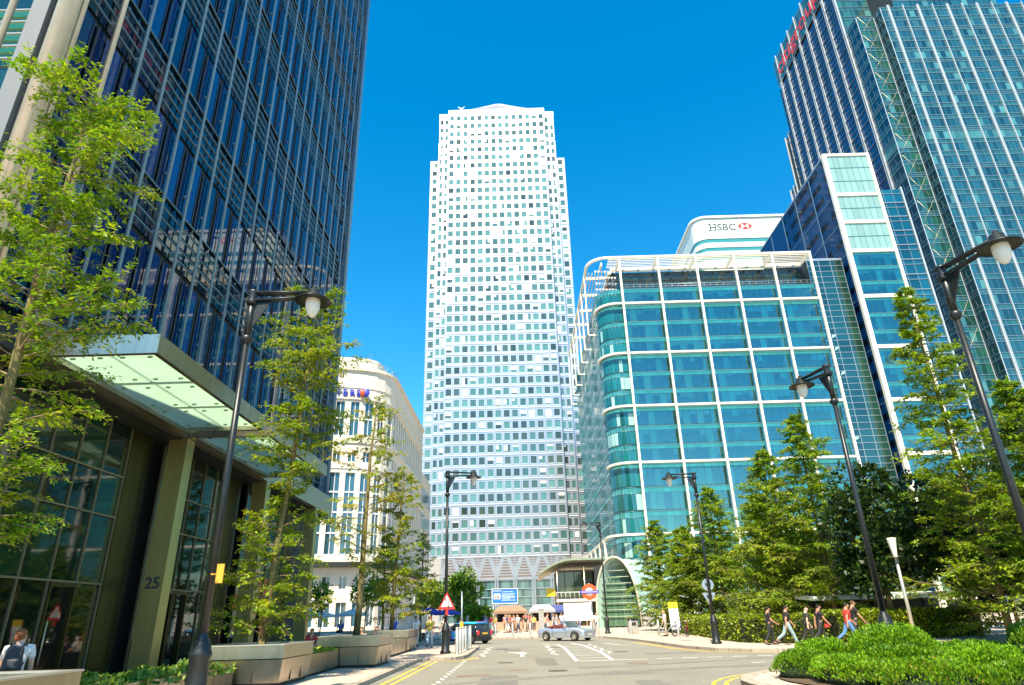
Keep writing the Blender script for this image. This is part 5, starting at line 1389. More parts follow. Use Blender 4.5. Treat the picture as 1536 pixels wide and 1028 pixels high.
broadleaf('broadleaf_tree', (26.0, 25.5, .12), 9.5, 3.6, 4.6, 'leafy tree cut off by the right edge of the picture', 66, 6500, .32, pal=PAL_G)
broadleaf('broadleaf_tree', (-7.6, 86, .12), 7.2, 3.0, 3.2, 'dense rounded green tree left of the blue billboard', 64, 4200, .42, pal=PAL_G + PAL_D[:1], trunk=.22)
broadleaf('broadleaf_tree', (-11.2, 88, .12), 6.0, 2.0, 2.0, 'smaller round tree just left of the dense rounded one', 65, 1800, .42, pal=PAL_Y + PAL_G, trunk=.14)
broadleaf('palm_shrub', (-4.6, 74, .12), 2.6, 1.5, 1.1, 'spiky low green shrub behind the two tone hatchback', 67, 1500, .5, pal=PAL_G, trunk=.1)
broadleaf('young_tree', (-11.0, 49.5, .12), 4.8, 1.1, 1.3, 'young tree with a dark round head before the shaded stone windows', 68, 900, .26, pal=PAL_G, trunk=.05)
broadleaf('young_tree', (-15.4, 54.0, .12), 4.6, 1.2, 1.2, 'young tree between the two pale parasols', 69, 900, .26, pal=PAL_G, trunk=.05)

for i, (x, y, h) in enumerate(((21, 50, 8.5), (27, 47, 9.5), (33, 45, 9), (24, 60, 9), (31, 57, 10), (38, 54, 9.5), (20, 68, 8))):
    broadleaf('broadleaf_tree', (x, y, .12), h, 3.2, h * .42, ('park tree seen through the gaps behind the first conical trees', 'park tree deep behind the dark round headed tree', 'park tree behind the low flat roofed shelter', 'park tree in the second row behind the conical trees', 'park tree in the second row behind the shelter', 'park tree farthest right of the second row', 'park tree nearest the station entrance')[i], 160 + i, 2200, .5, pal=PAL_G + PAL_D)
# --- clipped hedge
def hedge(pts, h, w, label, seed, n):
    rd = random.Random(seed); t = thing('hedge', (*pts[len(pts) // 2], .12), label, 'hedge')
    ip = [tuple(V(pts[0]).lerp(V(pts[1]), .5 / (V(pts[1]) - V(pts[0])).length))] + list(pts[1:-1]) + [tuple(V(pts[-1]).lerp(V(pts[-2]), .5 / (V(pts[-1]) - V(pts[-2])).length))]
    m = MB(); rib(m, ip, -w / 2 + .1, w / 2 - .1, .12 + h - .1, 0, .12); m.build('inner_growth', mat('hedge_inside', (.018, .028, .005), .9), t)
    lf = MB(); L = [0]
    for i in range(1, len(pts)): L.append(L[-1] + math.hypot(pts[i][0] - pts[i - 1][0], pts[i][1] - pts[i - 1][1]))
    for q in range(n):
        s = rd.uniform(0, L[-1]); i = max(k for k in range(len(pts) - 1) if L[k] <= s); k = (s - L[i]) / (L[i + 1] - L[i])
        a = V((*pts[i], 0)); b = V((*pts[i + 1], 0)); d = (b - a).normalized(); nn = V((-d.y, d.x, 0)); p = a.lerp(b, k)
        bump = .05 * math.sin(s * 2.1) + .04 * math.sin(s * 5.3 + 1)
        if rd.random() < .36: p = p + nn * rd.uniform(-w / 2, w / 2) + V((0, 0, .12 + h + bump + rd.uniform(-.08, .05))); o = V((rd.uniform(-1, 1), rd.uniform(-1, 1), .9))
        else:
            sg = rd.choice((-1, 1)); p = p + nn * sg * (w / 2 + bump + rd.uniform(-.1, .04)) + V((0, 0, .14 + h * rd.random())); o = nn * sg + V((rd.uniform(-.8, .8), rd.uniform(-.8, .8), rd.uniform(-.3, .9)))
        z = rd.uniform(.09, .17); leaf(lf, p, o.normalized(), V((rd.uniform(-1, 1), rd.uniform(-1, 1), .6)).normalized(), z, z * .38, leafcol(rd, PAL_H))
    lf.build('foliage', M['leaf2'], t)
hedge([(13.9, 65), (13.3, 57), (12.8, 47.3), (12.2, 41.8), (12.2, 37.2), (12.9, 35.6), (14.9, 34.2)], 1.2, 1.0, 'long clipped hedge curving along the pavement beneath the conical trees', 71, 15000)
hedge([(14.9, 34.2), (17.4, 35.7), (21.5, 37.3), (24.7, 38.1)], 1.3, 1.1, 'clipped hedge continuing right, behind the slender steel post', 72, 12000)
# --- shrub mounds on the island
def mound(x, y, rx, ry, h, rz, label, seed, n, ls=.062, pal=PAL_B, z=.15):
    rd = random.Random(seed); t = thing('shrub', (x, y, z), label, 'shrub', 'clipped shrubs on the roundabout bed')
    M3 = Matrix.Rotation(rz, 3, 'Z'); sv = .78 + .4 * ((seed * 37) % 10) / 10
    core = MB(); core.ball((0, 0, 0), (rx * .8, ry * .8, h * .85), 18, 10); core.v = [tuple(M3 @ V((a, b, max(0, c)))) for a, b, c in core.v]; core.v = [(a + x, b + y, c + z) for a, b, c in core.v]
    core.build('inner_growth', mat('shrub_inside', (.010, .025, .004), .9), t)  # shade in the gaps between leaves is put into this near-black core colour
    lf = MB()
    for i in range(n):
        a = rd.uniform(0, 6.283); u = rd.random() ** .6; e = .06 + u * .94
        if e < .55 and rd.random() < .5 - .3 * math.sin(a * 7 + seed): continue
        cr = math.sqrt(max(0, 1 - e * e)); sup = .84 + .2 * rd.random() ** .7
        nx, ny, nz = math.cos(a) * cr, math.sin(a) * cr, e
        wob = 1 + .06 * math.sin(a * 5 + seed) + .05 * math.sin(e * 9 + a * 3)
        p = M3 @ V((nx * rx * wob * sup, ny * ry * wob * sup, (nz ** .75) * h * wob * sup)) + V((x, y, z))
        d = (M3 @ V((nx / rx, ny / ry, nz / h + .35))).normalized(); d = (d + V((rd.uniform(-.7, .7), rd.uniform(-.7, .7), rd.uniform(.1, 1.1)))).normalized()
        L = ls * rd.uniform(.7, 1.4); leaf(lf, p, d, V((rd.uniform(-1, 1), rd.uniform(-1, 1), .5)).normalized(), L, L * .3, tuple(q * sv for q in leafcol(rd, pal)))
    lf.build('foliage', M['leaf2'], t)
MO = [(6.95, 17.6, .85, .75, .52, .3, 'low shrub at the kerb tip of the roundabout bed', 7000),
      (7.05, 15.7, 1.15, .55, .50, 1.7, 'low shrub with yellowish tips along the front left kerb of the bed', 9000),
      (7.8, 13.9, 1.25, .6, .50, 2.2, 'front row shrub with yellow patches, bottom centre of the bed', 11000),
      (9.3, 13.0, 1.2, .55, .52, .1, 'front row shrub below the largest lamp post', 9000),
      (8.0, 18.9, .85, .75, .70, .3, 'rounded shrub behind the kerb tip, left of the middle lamp', 7000),
      (9.35, 18.0, 1.25, 1.0, .98, .2, 'rounded shrub hiding the foot of the middle lamp post', 12000),
      (8.45, 16.0, 1.25, .55, .62, 2.5, 'long shrub in the middle of the bed', 10000),
      (9.9, 15.1, 1.2, .55, .62, .1, 'long low shrub in the middle of the bed, right half', 10000),
      (11.0, 17.2, 1.1, .65, .62, .2, 'broad low shrub right of the middle lamp post', 8000),
      (11.9, 19.3, 1.4, .7, .55, .3, 'far low shrub in front of the slender steel post', 7000),
      (12.6, 16.5, 1.3, 1.15, 1.10, .2, 'tallest round shrub at the right edge of the bed', 12000),
      (10.1, 20.1, 1.2, .55, .50, .2, 'back row shrub of the bed facing the walking group', 6000)]
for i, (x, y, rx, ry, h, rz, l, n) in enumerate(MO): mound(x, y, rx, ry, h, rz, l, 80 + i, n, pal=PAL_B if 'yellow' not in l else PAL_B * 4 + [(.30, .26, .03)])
# --- trough planting
def low_plants(x0, x1, y0, y1, z, n, seed, label, pal, h=.22, ls=.14):
    rd = random.Random(seed); m = MB()
    for i in range(n):
        p = V((rd.uniform(x0, x1), rd.uniform(y0, y1), z)); p.z += h * rd.random() * (.6 + .4 * math.sin(p.y * 3) * math.sin(p.x * 4 + 1))
        d = V((rd.uniform(-1, 1), rd.uniform(-1, 1), rd.uniform(.1, 1))).normalized(); L = ls * rd.uniform(.6, 1.3); leaf(m, p, d, V((rd.uniform(-1, 1), rd.uniform(-1, 1), .7)).normalized(), L, L * .38, leafcol(rd, pal))
    m.add(MB()); o = m.build('planting', M['leaf2']); tag(o, label, 'plants'); struct(o, 'stuff')
PAL_T = [(.25, .36, .03), (.14, .26, .025), (.08, .16, .015), (.33, .42, .05)]
low_plants(-9.15, -7.5, 10.95, 18.8, .5, 5200, 91, 'bright leafy ground plants in the long low trough', PAL_T, .30)
low_plants(-8.35, -6.6, 21.75, 25.55, .62, 2200, 92, 'yellow green ground plants between the two nearest planters', [(.40, .46, .03), (.28, .38, .03), (.2, .3, .03)], .22)
low_plants(-7.55, -6.0, 28.8, 36.7, .5, 900, 93, 'sparse ground plants in the trough before the farthest planter', PAL_T, .2)
# ------------------------------------------------------------ people
def skin_mesh(chains, sub=2):
    """chains: list of [(x,y,z,r), ...]; first vertex of the first chain is the root. Equal points are shared."""
    vs = []; rs = []; es = []; key = {}
    def idx(p):
        k = tuple(round(c, 4) for c in p[:3])
        if k not in key: key[k] = len(vs); vs.append(p[:3]); rs.append(p[3])
        return key[k]
    for ch in chains:
        for a, b in zip(ch, ch[1:]):
            i, j = idx(a), idx(b)
            if i != j: es.append((i, j))
    me = bpy.data.meshes.new('s'); me.from_pydata(vs, es, []); ob = bpy.data.objects.new('s', me); C.objects.link(ob)
    md = ob.modifiers.new('skin', 'SKIN'); md.use_smooth_shade = True
    sv = me.skin_vertices[0].data
    for i, r in enumerate(rs):
        rr = r if isinstance(r, tuple) else (r, r); sv[i].radius = rr; sv[i].use_root = (i == 0)
    if sub: s = ob.modifiers.new('sub', 'SUBSURF'); s.levels = sub; s.render_levels = sub
    dg = bpy.context.evaluated_depsgraph_get(); out = bpy.data.meshes.new_from_object(ob.evaluated_get(dg))
    bpy.data.objects.remove(ob); bpy.data.meshes.remove(me)
    at = out.color_attributes.new('tone', 'FLOAT_COLOR', 'CORNER'); at.data.foreach_set('color', [1.0] * 4 * len(out.loops))
    return out
def joints(pose):
    """walking figure facing +Y, 1.75 m; pose: stride (-1..1), lean, arm swing, bend of elbows, knees"""
    s = pose.get('stride', 0); lean = pose.get('lean', .02); el = pose.get('elbow', .25); hd = pose.get('head', (0, .02))
    J = {}; J['pel'] = V((0, 0, .96)); J['wai'] = V((0, lean * .5, 1.12)); J['che'] = V((0, lean, 1.32)); J['nec'] = V((0, lean + .0, 1.47)); J['hb'] = V((hd[0] * .3, lean + .03, 1.555)); J['hc'] = V((hd[0], lean + .04 + hd[1], 1.64)); J['ht'] = V((hd[0], lean + .03 + hd[1], 1.715))
    for sd, sg in (('L', -1), ('R', 1)):
        f = s * sg
        J['hip' + sd] = V((sg * .095, 0, .92)); th = f * .42; kn = max(0, -f) * .55 + .06
        k = J['hip' + sd] + V((0, math.sin(th), -math.cos(th))) * .43; sh = th - kn
        a = k + V((0, math.sin(sh), -math.cos(sh))) * .42
        J['kne' + sd] = k; J['ank' + sd] = a; J['toe' + sd] = a + V((sg * .02, .17, -.05 if f > -.2 else -.12)); J['hee' + sd] = a + V((0, -.05, -.04))
        J['sho' + sd] = J['che'] + V((sg * .175, 0, .10)); ar = pose.get('arm' + sd, -f * .45)
        out = pose.get('out' + sd, .10)
        e = J['sho' + sd] + V((sg * out * .3, math.sin(ar) * .29, -math.cos(ar) * .29)); fa = ar + pose.get('elbow' + sd, el)
        w = e + V((sg * .0, math.sin(fa) * .25, -math.cos(fa) * .25)); J['elb' + sd] = e; J['wri' + sd] = w
        J['hnd' + sd] = w + V((-sg * .01, math.sin(fa) * .085, -math.cos(fa) * .085)); J['fd' + sd] = V((0, math.sin(fa), -math.cos(fa)))
    zmin = min(J['hee' + s2].z for s2 in 'LR'); zmin = min(zmin, min(J['toe' + s2].z for s2 in 'LR')) - .035
    for k in J:
        if not k.startswith('fd'): J[k] = J[k] - V((0, 0, zmin))
    return J
def body_meshes(pose, female=False, fingers=True, hair='short', sub=2):
    J = joints(pose); P = lambda k, r: (*J[k], r)
    w = .90 if female else 1
    torso = [P('pel', (.145 * w, .10)), P('wai', (.125 * w, .095)), P('che', (.155 * w, .11)), P('nec', .062), P('hb', (.06, .068)), P('hc', (.074, .092)), P('ht', (.055, .07))]
    ch = [torso]
    for s in 'LR':
        sg = -1 if s == 'L' else 1
        ch.append([torso[0], P('hip' + s, .085), P('kne' + s, .056), P('ank' + s, .038), P('toe' + s, (.036, .026))])
        ch.append([torso[2], P('sho' + s, .062 * w), P('elb' + s, .042 * w), P('wri' + s, .028), P('hnd' + s, (.034, .016))])
        if fingers:
            h = J['hnd' + s]; d = J['fd' + s]; side = V((0, d.z, -d.y)) * -1
            for i, (o, L) in enumerate(((-.027, .068), (-.009, .078), (.009, .072), (.026, .055))):
                a = h + d * .025 + side * o; b2 = a + d * L * .5; c = b2 + (d + V((-sg * .6, 0, 0))).normalized() * L * .5
                ch.append([P('hnd' + s, (.034, .016)), (*a, .0095), (*b2, .0088), (*c, .007)])
            a = J['wri' + s] + d * .03 + side * -.035; ch.append([P('wri' + s, .028), (*a, .012), (*(a + d * .035 - side * .012), .010), (*(a + d * .06 - side * .008), .008)])
    hc = J['hc']
    ch.append([P('hc', (.074, .092)), (hc.x, hc.y + .096, hc.z - .012, .014), (hc.x, hc.y + .108, hc.z - .022, .011)])
    for sg in (-1, 1): ch.append([P('hc', (.074, .092)), (hc.x + sg * .078, hc.y - .005, hc.z - .01, (.010, .02)), (hc.x + sg * .088, hc.y - .012, hc.z - .0, (.006, .016))])
    out = {'body': skin_mesh(ch, sub)}
    t = [(*(J['pel'] + V((0, 0, -.10))), (.165 * w, .122)), (*(J['pel'] + V((0, 0, .02))), (.158 * w, .118)), (*J['wai'], (.142 * w, .112)), (*J['che'], (.17 * w, .126)), (*(J['nec'] - V((0, 0, .02))), (.082, .075))]
    sh = [t]
    for s in 'LR': sh.append([t[3], (*J['sho' + s], .078 * w), (*J['sho' + s].lerp(J['elb' + s], .72), .062 * w)])
    out['shirt'] = skin_mesh(sh, sub)
    tr = [[(*(J['pel'] + V((0, 0, .12))), (.148 * w, .108)), (*(J['pel'] + V((0, 0, -.02))), (.152, .110))]]
    for s in 'LR': tr.append([(*(J['pel'] + V((0, 0, -.02))), (.152, .110)), (*J['hip' + s], .10), (*J['kne' + s], .073), (*J['ank' + s].lerp(J['kne' + s], .08), .060)])
    out['trousers'] = skin_mesh(tr, sub)
    m = MB()
    for s in 'LR':
        a, b = J['hee' + s], J['toe' + s]; d = (b - a); m.tube([a - d * .12 + V((0, 0, .005)), a + d * .3, a + d * .75, b + d * .22], [.034, .048, .046, .026], 8)
    out['shoe'] = m
    m = MB(); r = (.085, .10, .085)
    m.ball((hc.x, hc.y - .016, hc.z + .028), r, 12, 8)
    m.v = [v for v in m.v]
    if hair == 'long': m.ball((hc.x, hc.y - .055, hc.z - .07), (.075, .055, .13), 10, 6)
    if hair == 'bun': m.ball((hc.x, hc.y - .12, hc.z + .0), (.05, .05, .05), 10, 6); m.ball((hc.x, hc.y - .05, hc.z - .03), (.082, .06, .08), 10, 6)
    # carve the face side: pull forward vertices back above the brow
    m.v = [(x, min(yv, hc.y + .062) if z > hc.z + .035 else min(yv, hc.y + .0), z) for x, yv, z in m.v]
    out['hair'] = m if hair != 'bald' else None
    m = MB()
    for sg in (-1, 1): m.ball((hc.x + sg * .031, hc.y + .083, hc.z + .006), .011, 6, 4)
    m.box(hc.x - .022, hc.x + .022, hc.y + .083, hc.y + .092, hc.z - .056, hc.z - .049)
    out['eye'] = m
    out['J'] = J
    return out
_mc = {}
def cm(col, rough=.8):
    k = tuple(round(c, 3) for c in col)
    if k not in _mc: _mc[k] = mat('cloth', col, rough, noise=.12, nscale=6)
    return _mc[k]
SKIN = [(.62, .34, .22), (.50, .26, .16), (.22, .11, .07), (.68, .42, .30)]
_sm = [mat('skin', c, .5, spec=.3) for c in SKIN]
HAIR = {'dark': (.015, .011, .009), 'brown': (.10, .05, .02), 'red': (.28, .09, .03), 'fair': (.42, .28, .11), 'grey': (.35, .34, .33)}
def person(loc, rz, B, label, shirt, trousers, hair='dark', skin=0, scale=1.0, group=None, shoes=(.04, .035, .03)):
    t = thing('person', loc, label, 'person', group, rz=rz, world=False); t.scale = (scale * 1.14, scale * 1.12, scale)
    def part(name, src, m, sub=None):
        if src is None: return None
        if isinstance(src, MB):
            if name not in B.get('_c', {}): B.setdefault('_c', {})[name] = src.build(name, m, t); o = B['_c'][name]; return o
            o = B['_c'][name].copy(); C.objects.link(o); o.parent = t
            o.material_slots[0].link = 'OBJECT'; o.material_slots[0].material = m; return o
        o = bpy.data.objects.new(name, src); C.objects.link(o); o.parent = t
        if not src.materials: src.materials.append(m)
        else: o.material_slots[0].link = 'OBJECT'; o.material_slots[0].material = m
        return o
    part('body', B['body'], _sm[skin]); part('shirt', B['shirt'], cm(shirt)); part('trousers', B['trousers'], cm(trousers))
    part('shoe', B['shoe'], cm(shoes)); part('hair', B['hair'], cm(HAIR[hair])); part('eye', B['eye'], cm((.02, .015, .012)))
    return t
BW1 = body_meshes({'stride': .9, 'elbow': .35}); BW2 = body_meshes({'stride': -.8, 'elbow': .3}); BW3 = body_meshes({'stride': .55, 'elbow': .25}, hair='bald'); BW4 = body_meshes({'stride': -.5, 'elbow': .9, 'armR': .1})
G6 = 'group of people walking past the hedge'; blk = (.018, .018, .02)
E = -math.pi / 2
person((12.0, 34.05, .12), E, BW4, 'person in black shirt and black trousers at the rear of the group walking right', blk, (.02, .02, .022), skin=1, scale=.95, group=G6)
person((12.55, 33.2, .12), E, BW1, 'person in black shirt and pale blue grey jeans walking right', blk, (.26, .36, .36), skin=1, scale=1.0, group=G6)
person((13.45, 33.1, .12), E, BW3, 'bald headed person in dark olive shirt and black trousers in the middle of the group', (.035, .04, .03), (.022, .022, .02), skin=3, scale=.93, group=G6)
person((14.05, 33.1, .12), E, BW2, 'person in black walking with a red bag at the hip', blk, (.022, .022, .028), skin=1, scale=.99, group=G6)
person((14.95, 32.2, .12), E, BW1, 'person in a bright red shirt and blue jeans striding right', (.62, .05, .03), (.08, .20, .42), skin=1, scale=1.02, group=G6)
person((15.6, 32.9, .12), E, BW2, 'tall person in a black coat and black trousers leading the group, holding a dark bag', blk, (.03, .03, .03), skin=1, scale=1.07, group=G6, hair='brown')
t = thing('handbag', (14.3, 33.0, .85), 'small red bag carried by a person dressed in black', 'bag')
m = MB(); m.hexa([(14.2, 32.93, .84), (14.42, 32.93, .84), (14.42, 33.02, .84), (14.2, 33.02, .84), (14.22, 32.94, 1.0), (14.40, 32.94, 1.0), (14.40, 33.01, 1.0), (14.22, 33.01, 1.0)]); m.build('pouch', M['red'], t, bevel=.015)
m = MB(); m.tube([(14.23, 32.97, .99), (14.25, 32.97, 1.08), (14.31, 32.97, 1.12), (14.37, 32.97, 1.08), (14.39, 32.97, .99)], .01, 6); m.build('handle', M['red'], t)
t = thing('holdall', (16.15, 32.75, .5), 'dark grey holdall held by the tall person leading the walking group', 'bag')
m = MB(); m.hexa([(15.80, 32.65, 0.42), (16.45, 32.65, 0.42), (16.45, 32.90, 0.42), (15.80, 32.90, 0.42), (15.85, 32.68, 0.82), (16.40, 32.68, 0.82), (16.40, 32.87, 0.82), (15.85, 32.87, 0.82)]); m.build('bag_body', cm((.06, .06, .06)), t, bevel=.04)
m = MB(); m.tube([(15.95, 32.77, 0.82), (16.00, 32.77, 0.98), (16.25, 32.77, 0.98), (16.30, 32.77, 0.82)], .014, 6); m.build('handle', cm((.03, .03, .03)), t)
# pair walking away on the left pavement
person((-5.25, 41.0, .12), .1, BW1, 'person in an olive yellow top and light blue jeans walking away with a shoulder bag', (.34, .30, .06), (.30, .42, .52), hair='red', scale=1.0)
person((-4.35, 40.2, .12), 0, BW2, 'person in a grey shirt and blue jeans walking away beside the olive top', (.38, .36, .34), (.16, .30, .46), hair='dark', scale=.98)
t = thing('shoulder_bag', (-5.5, 40.9, .7), 'dark shoulder bag hanging at the hip of the olive topped person', 'bag'); m = MB(); m.box(-5.68, -5.52, 40.75, 41.1, .62, .95); m.build('pouch', cm((.04, .04, .05)), t, bevel=.03); m = MB(); m.tube([(-5.6, 40.95, .95), (-5.5, 40.98, 1.3), (-5.3, 41, 1.55)], .012, 5); m.build('strap', cm((.04, .04, .05)), t)
person((-6.45, 43.5, .12), .2, BW4, 'person in a white top standing beyond the farthest steel planter', (.8, .78, .75), (.72, .70, .66), hair='red', scale=1.0)
# person with rucksack at the bottom left corner
BWr = body_meshes({'stride': .25, 'elbow': .3, 'armL': .25, 'armR': .1, 'head': (-.03, .0)}, female=True, hair='bun')
person((-8.75, 12.35, .0), R(25), BWr, 'person with tied back auburn hair and a white top wearing a black rucksack', (.82, .78, .76), (.10, .10, .12), hair='red', skin=3, scale=.93)
t = thing('rucksack', (-8.66, 12.15, 1.0), 'black rucksack on the back of the person at the bottom left', 'rucksack', rz=R(25), world=False)
m = MB(); q = [(-.15, -.14, .0), (.15, -.14, .0), (.15, .02, .0), (-.15, .02, .0), (-.12, -.09, .42), (.12, -.09, .42), (.12, .02, .42), (-.12, .02, .42)]; m.hexa(q); m.build('pack', cm((.025, .027, .032), .6), t, bevel=.05)
m = MB(); m.box(-.11, .11, -.19, -.125, .05, .22); m.build('front_pocket', cm((.04, .042, .05), .6), t, bevel=.03)
m = MB()
for s in (-1, 1): m.tube([(s * .09, .01, .40), (s * .10, .06, .46), (s * .11, .20, .40), (s * .12, .22, .2), (s * .11, .03, .04)], .017, 6)
m.build('strap', cm((.05, .05, .055), .6), t)
# people sitting behind the second planter and on the seat wall
def seated(pose=None):
    J0 = joints({}); 
    return None
def sit_meshes():
    import types
    g = globals(); jo = g['joints']
    def sj(pose):
        J = jo(pose); dz = J['pel'].z - .52
        for k in list(J):
            if not k.startswith('fd'): J[k] = J[k] - V((0, 0, dz))
        for s, sg in (('L', -1), ('R', 1)):
            J['hip' + s] = V((sg * .095, .02, .50)); J['kne' + s] = V((sg * .11, .42, .52)); J['ank' + s] = V((sg * .11, .44, .10)); J['toe' + s] = V((sg * .12, .62, .045)); J['hee' + s] = V((sg * .11, .40, .05))
            J['elb' + s] = J['sho' + s] + V((sg * .04, .05, -.28)); J['wri' + s] = J['elb' + s] + V((-sg * .05, .23, -.06)); J['hnd' + s] = J['wri' + s] + V((-sg * .02, .08, -.02)); J['fd' + s] = V((0, .95, -.3))
        return J
    g['joints'] = sj
    r = body_meshes({}); g['joints'] = jo; return r
BS = sit_meshes()
def seat_at(x, y, rz, label, shirt, trousers, hair, z=.12, skin=0): return person((x, y, z), rz, BS, label, shirt, trousers, hair, skin, 1.0)
def bench(x, y, L, label):
    t = thing('bench', (x, y, .12), label, 'bench'); m = MB(); m.box(x - L / 2, x + L / 2, y - .22, y + .22, .54, .62); m.build('seat', M['stone'], t)
    for s in (-1, 1):
        m = MB(); m.box(x + s * (L / 2 - .3) - .1, x + s * (L / 2 - .3) + .1, y - .2, y + .2, .12, .54); m.build('leg', M['grey_stone'], t)
bench(-7.2, 31.0, 2.6, 'stone bench behind the second steel planter')
seat_at(-6.95, 31.0, R(160), 'person in a pale shirt sitting behind the second steel planter', (.7, .66, .6), (.2, .2, .22), 'dark')
seat_at(-6.3, 31.05, R(170), 'person in a black top sitting right of the one in pale shirt', (.03, .03, .035), (.5, .48, .42), 'dark')
seat_at(-9.15, 31.0, R(190), 'person in a red jacket sitting left of the thick planter tree trunk', (.5, .05, .06), (.05, .05, .06), 'dark')
bench(-9.3, 31.0, 1.4, 'short stone bench beneath the red jacketed sitter')
seat_at(-13.9, 54.5, R(175), 'person in a blue shirt sitting on the low seat wall under the pale parasols', (.12, .22, .5), (.02, .02, .03), 'dark', z=.5)
person((-8.3, 46.5, .12), R(60), BW4, 'person in a bright blue top standing near the young tree', (.04, .10, .6), (.1, .1, .12), 'dark')
# crowd on the plaza
cr = random.Random(5)
SH = [('white', (.8, .78, .75)), ('pink', (.7, .34, .34)), ('red', (.55, .06, .05)), ('black', (.03, .03, .035)), ('pale blue', (.36, .5, .65)), ('yellow', (.75, .55, .1)), ('beige', (.6, .46, .32)), ('navy', (.03, .05, .16)), ('grey', (.35, .35, .36)), ('orange', (.75, .28, .06))]
TRS = [('dark trousers', (.04, .04, .05)), ('blue jeans', (.12, .2, .36)), ('beige trousers', (.5, .4, .28)), ('white trousers', (.7, .68, .64)), ('brown trousers', (.2, .12, .07))]
CB = [body_meshes({'stride': .7}, fingers=True, sub=1), body_meshes({'stride': -.6, 'elbow': .5}, female=True, fingers=True, hair='long', sub=1), body_meshes({'stride': .1, 'elbow': 1.2, 'armR': .3}, fingers=True, sub=1), body_meshes({'stride': -.2, 'elbow': .2}, female=True, fingers=True, hair='bun', sub=1)]
seen = {}
spots = []
for i in range(110):
    X = cr.uniform(-5.5, 7.6); Y = cr.uniform(70, 106)
    if abs(X - 5.5) < 1.9 and 65 < Y < 67.5: continue
    spots.append((X, Y))
spots.sort()
names = ['by the white stall', 'before the brown roofed kiosk', 'below the blue billboard', 'beside the square stone pillar', 'by the grey kiosk', 'near the white information board', 'under the round station sign']
anchor = [(-5.2, 86), (-1.2, 90), (-1.9, 96), (2.1, 68), (2.9, 88), (5.6, 67), (8.5, 82)]
DIR = ['approaching', 'walking away', 'walking left', 'walking right']
ANG = [math.pi, 0, math.pi / 2, -math.pi / 2]
for i, (X, Y) in enumerate(spots):
    best = None
    for tr in range(200):
        a = cr.choice(SH); b = cr.choice(TRS); d = cr.randrange(4)
        w = min(range(7), key=lambda k: abs(anchor[k][0] - X) + abs(anchor[k][1] - Y) * .15)
        l = f'person in {"an" if a[0][0] == "o" else "a"} {a[0]} top and {b[0]} {DIR[d]} {names[w]}'
        if l not in seen: break
    seen[l] = 1
    person((X, Y, .12), ANG[d] + cr.uniform(-.4, .4), CB[i % 4], l, a[1], b[1], cr.choice(list(HAIR)), cr.choice((0, 0, 1, 3, 2)), cr.uniform(.94, 1.05), 'people crossing the far plaza')
person((7.4, 68, .12), R(170), CB[2], 'person in a white shirt standing just right of the white information board', (.8, .78, .75), (.3, .3, .32), 'dark', 0, 1, 'people crossing the far plaza')
person((10.35, 50.2, .12), R(100), CB[3], 'person in a pale top bending over the parked bicycles', (.7, .6, .58), (.4, .35, .3), 'fair', 0, .95)
# ------------------------------------------------------------ cars
def loft(mb, st, mi=0, close=True):
    """st: list of (y, [(x,z)...]) half sections from sill to centre line"""
    n = len(st[0][1]); base = len(mb.v)
    for y, pr in st:
        for x, z in pr: mb.v.append((x, y, z))
        for x, z in pr[::-1]: mb.v.append((-x, y, z))
    w = 2 * n
    for i in range(len(st) - 1):
        for k in range(w - 1):
            a = base + i * w + k
            mb.f.append((a, a + w, a + w + 1, a + 1)); mb.m.append(mi); mb.c.append((1, 1, 1)); mb.sm.append(True)
    if close:
        for i, rv in ((0, False), (len(st) - 1, True)):
            f = tuple(base + i * w + k for k in range(w)); mb.f.append(f[::-1] if rv else f); mb.m.append(mi); mb.c.append((1, 1, 1)); mb.sm.append(False)
def wheel_full(t, x, yy, r=.315):
    s = 1 if x > 0 else -1
    m = MB(); m.lathe([(0, -.08), (r * .6, -.08), (r * .6, -.05)], (0, 0, 0), 20); m.v = [(x + c * s, yy + a, r + b) for a, b, c in m.v]; w = m.build('wheel', M['soffit'], t)
    m = MB(); m.lathe([(r * .62, -.1), (r * .95, -.1), (r, -.06), (r, .06), (r * .95, .1), (r * .62, .1)], (0, 0, 0), 24); m.v = [(x + c * s, yy + a, r + b) for a, b, c in m.v]; m.build('tyre', mat('tyre_rubber', (.02, .02, .02), .8), w)
    m = MB(); m.lathe([(0, .06), (r * .18, .065), (r * .2, .02)], (0, 0, 0), 12); m.lathe([(r * .55, .06), (r * .63, .09), (r * .64, -.08)], (0, 0, 0), 20)
    for k in range(7):
        a = 2 * math.pi * k / 7; c, d = math.cos(a), math.sin(a)
        q = [(r * .1 * c - .03 * d, r * .1 * d + .03 * c), (r * .1 * c + .03 * d, r * .1 * d - .03 * c), (r * .6 * c + .024 * d, r * .6 * d - .024 * c), (r * .6 * c - .024 * d, r * .6 * d + .024 * c)]
        m.hexa([(p[0], p[1], .02) for p in q] + [(p[0], p[1], .065) for p in q])
    m.v = [(x + c * s, yy + a, r + b) for a, b, c in m.v]; m.build('rim', M['bright_steel'], w)
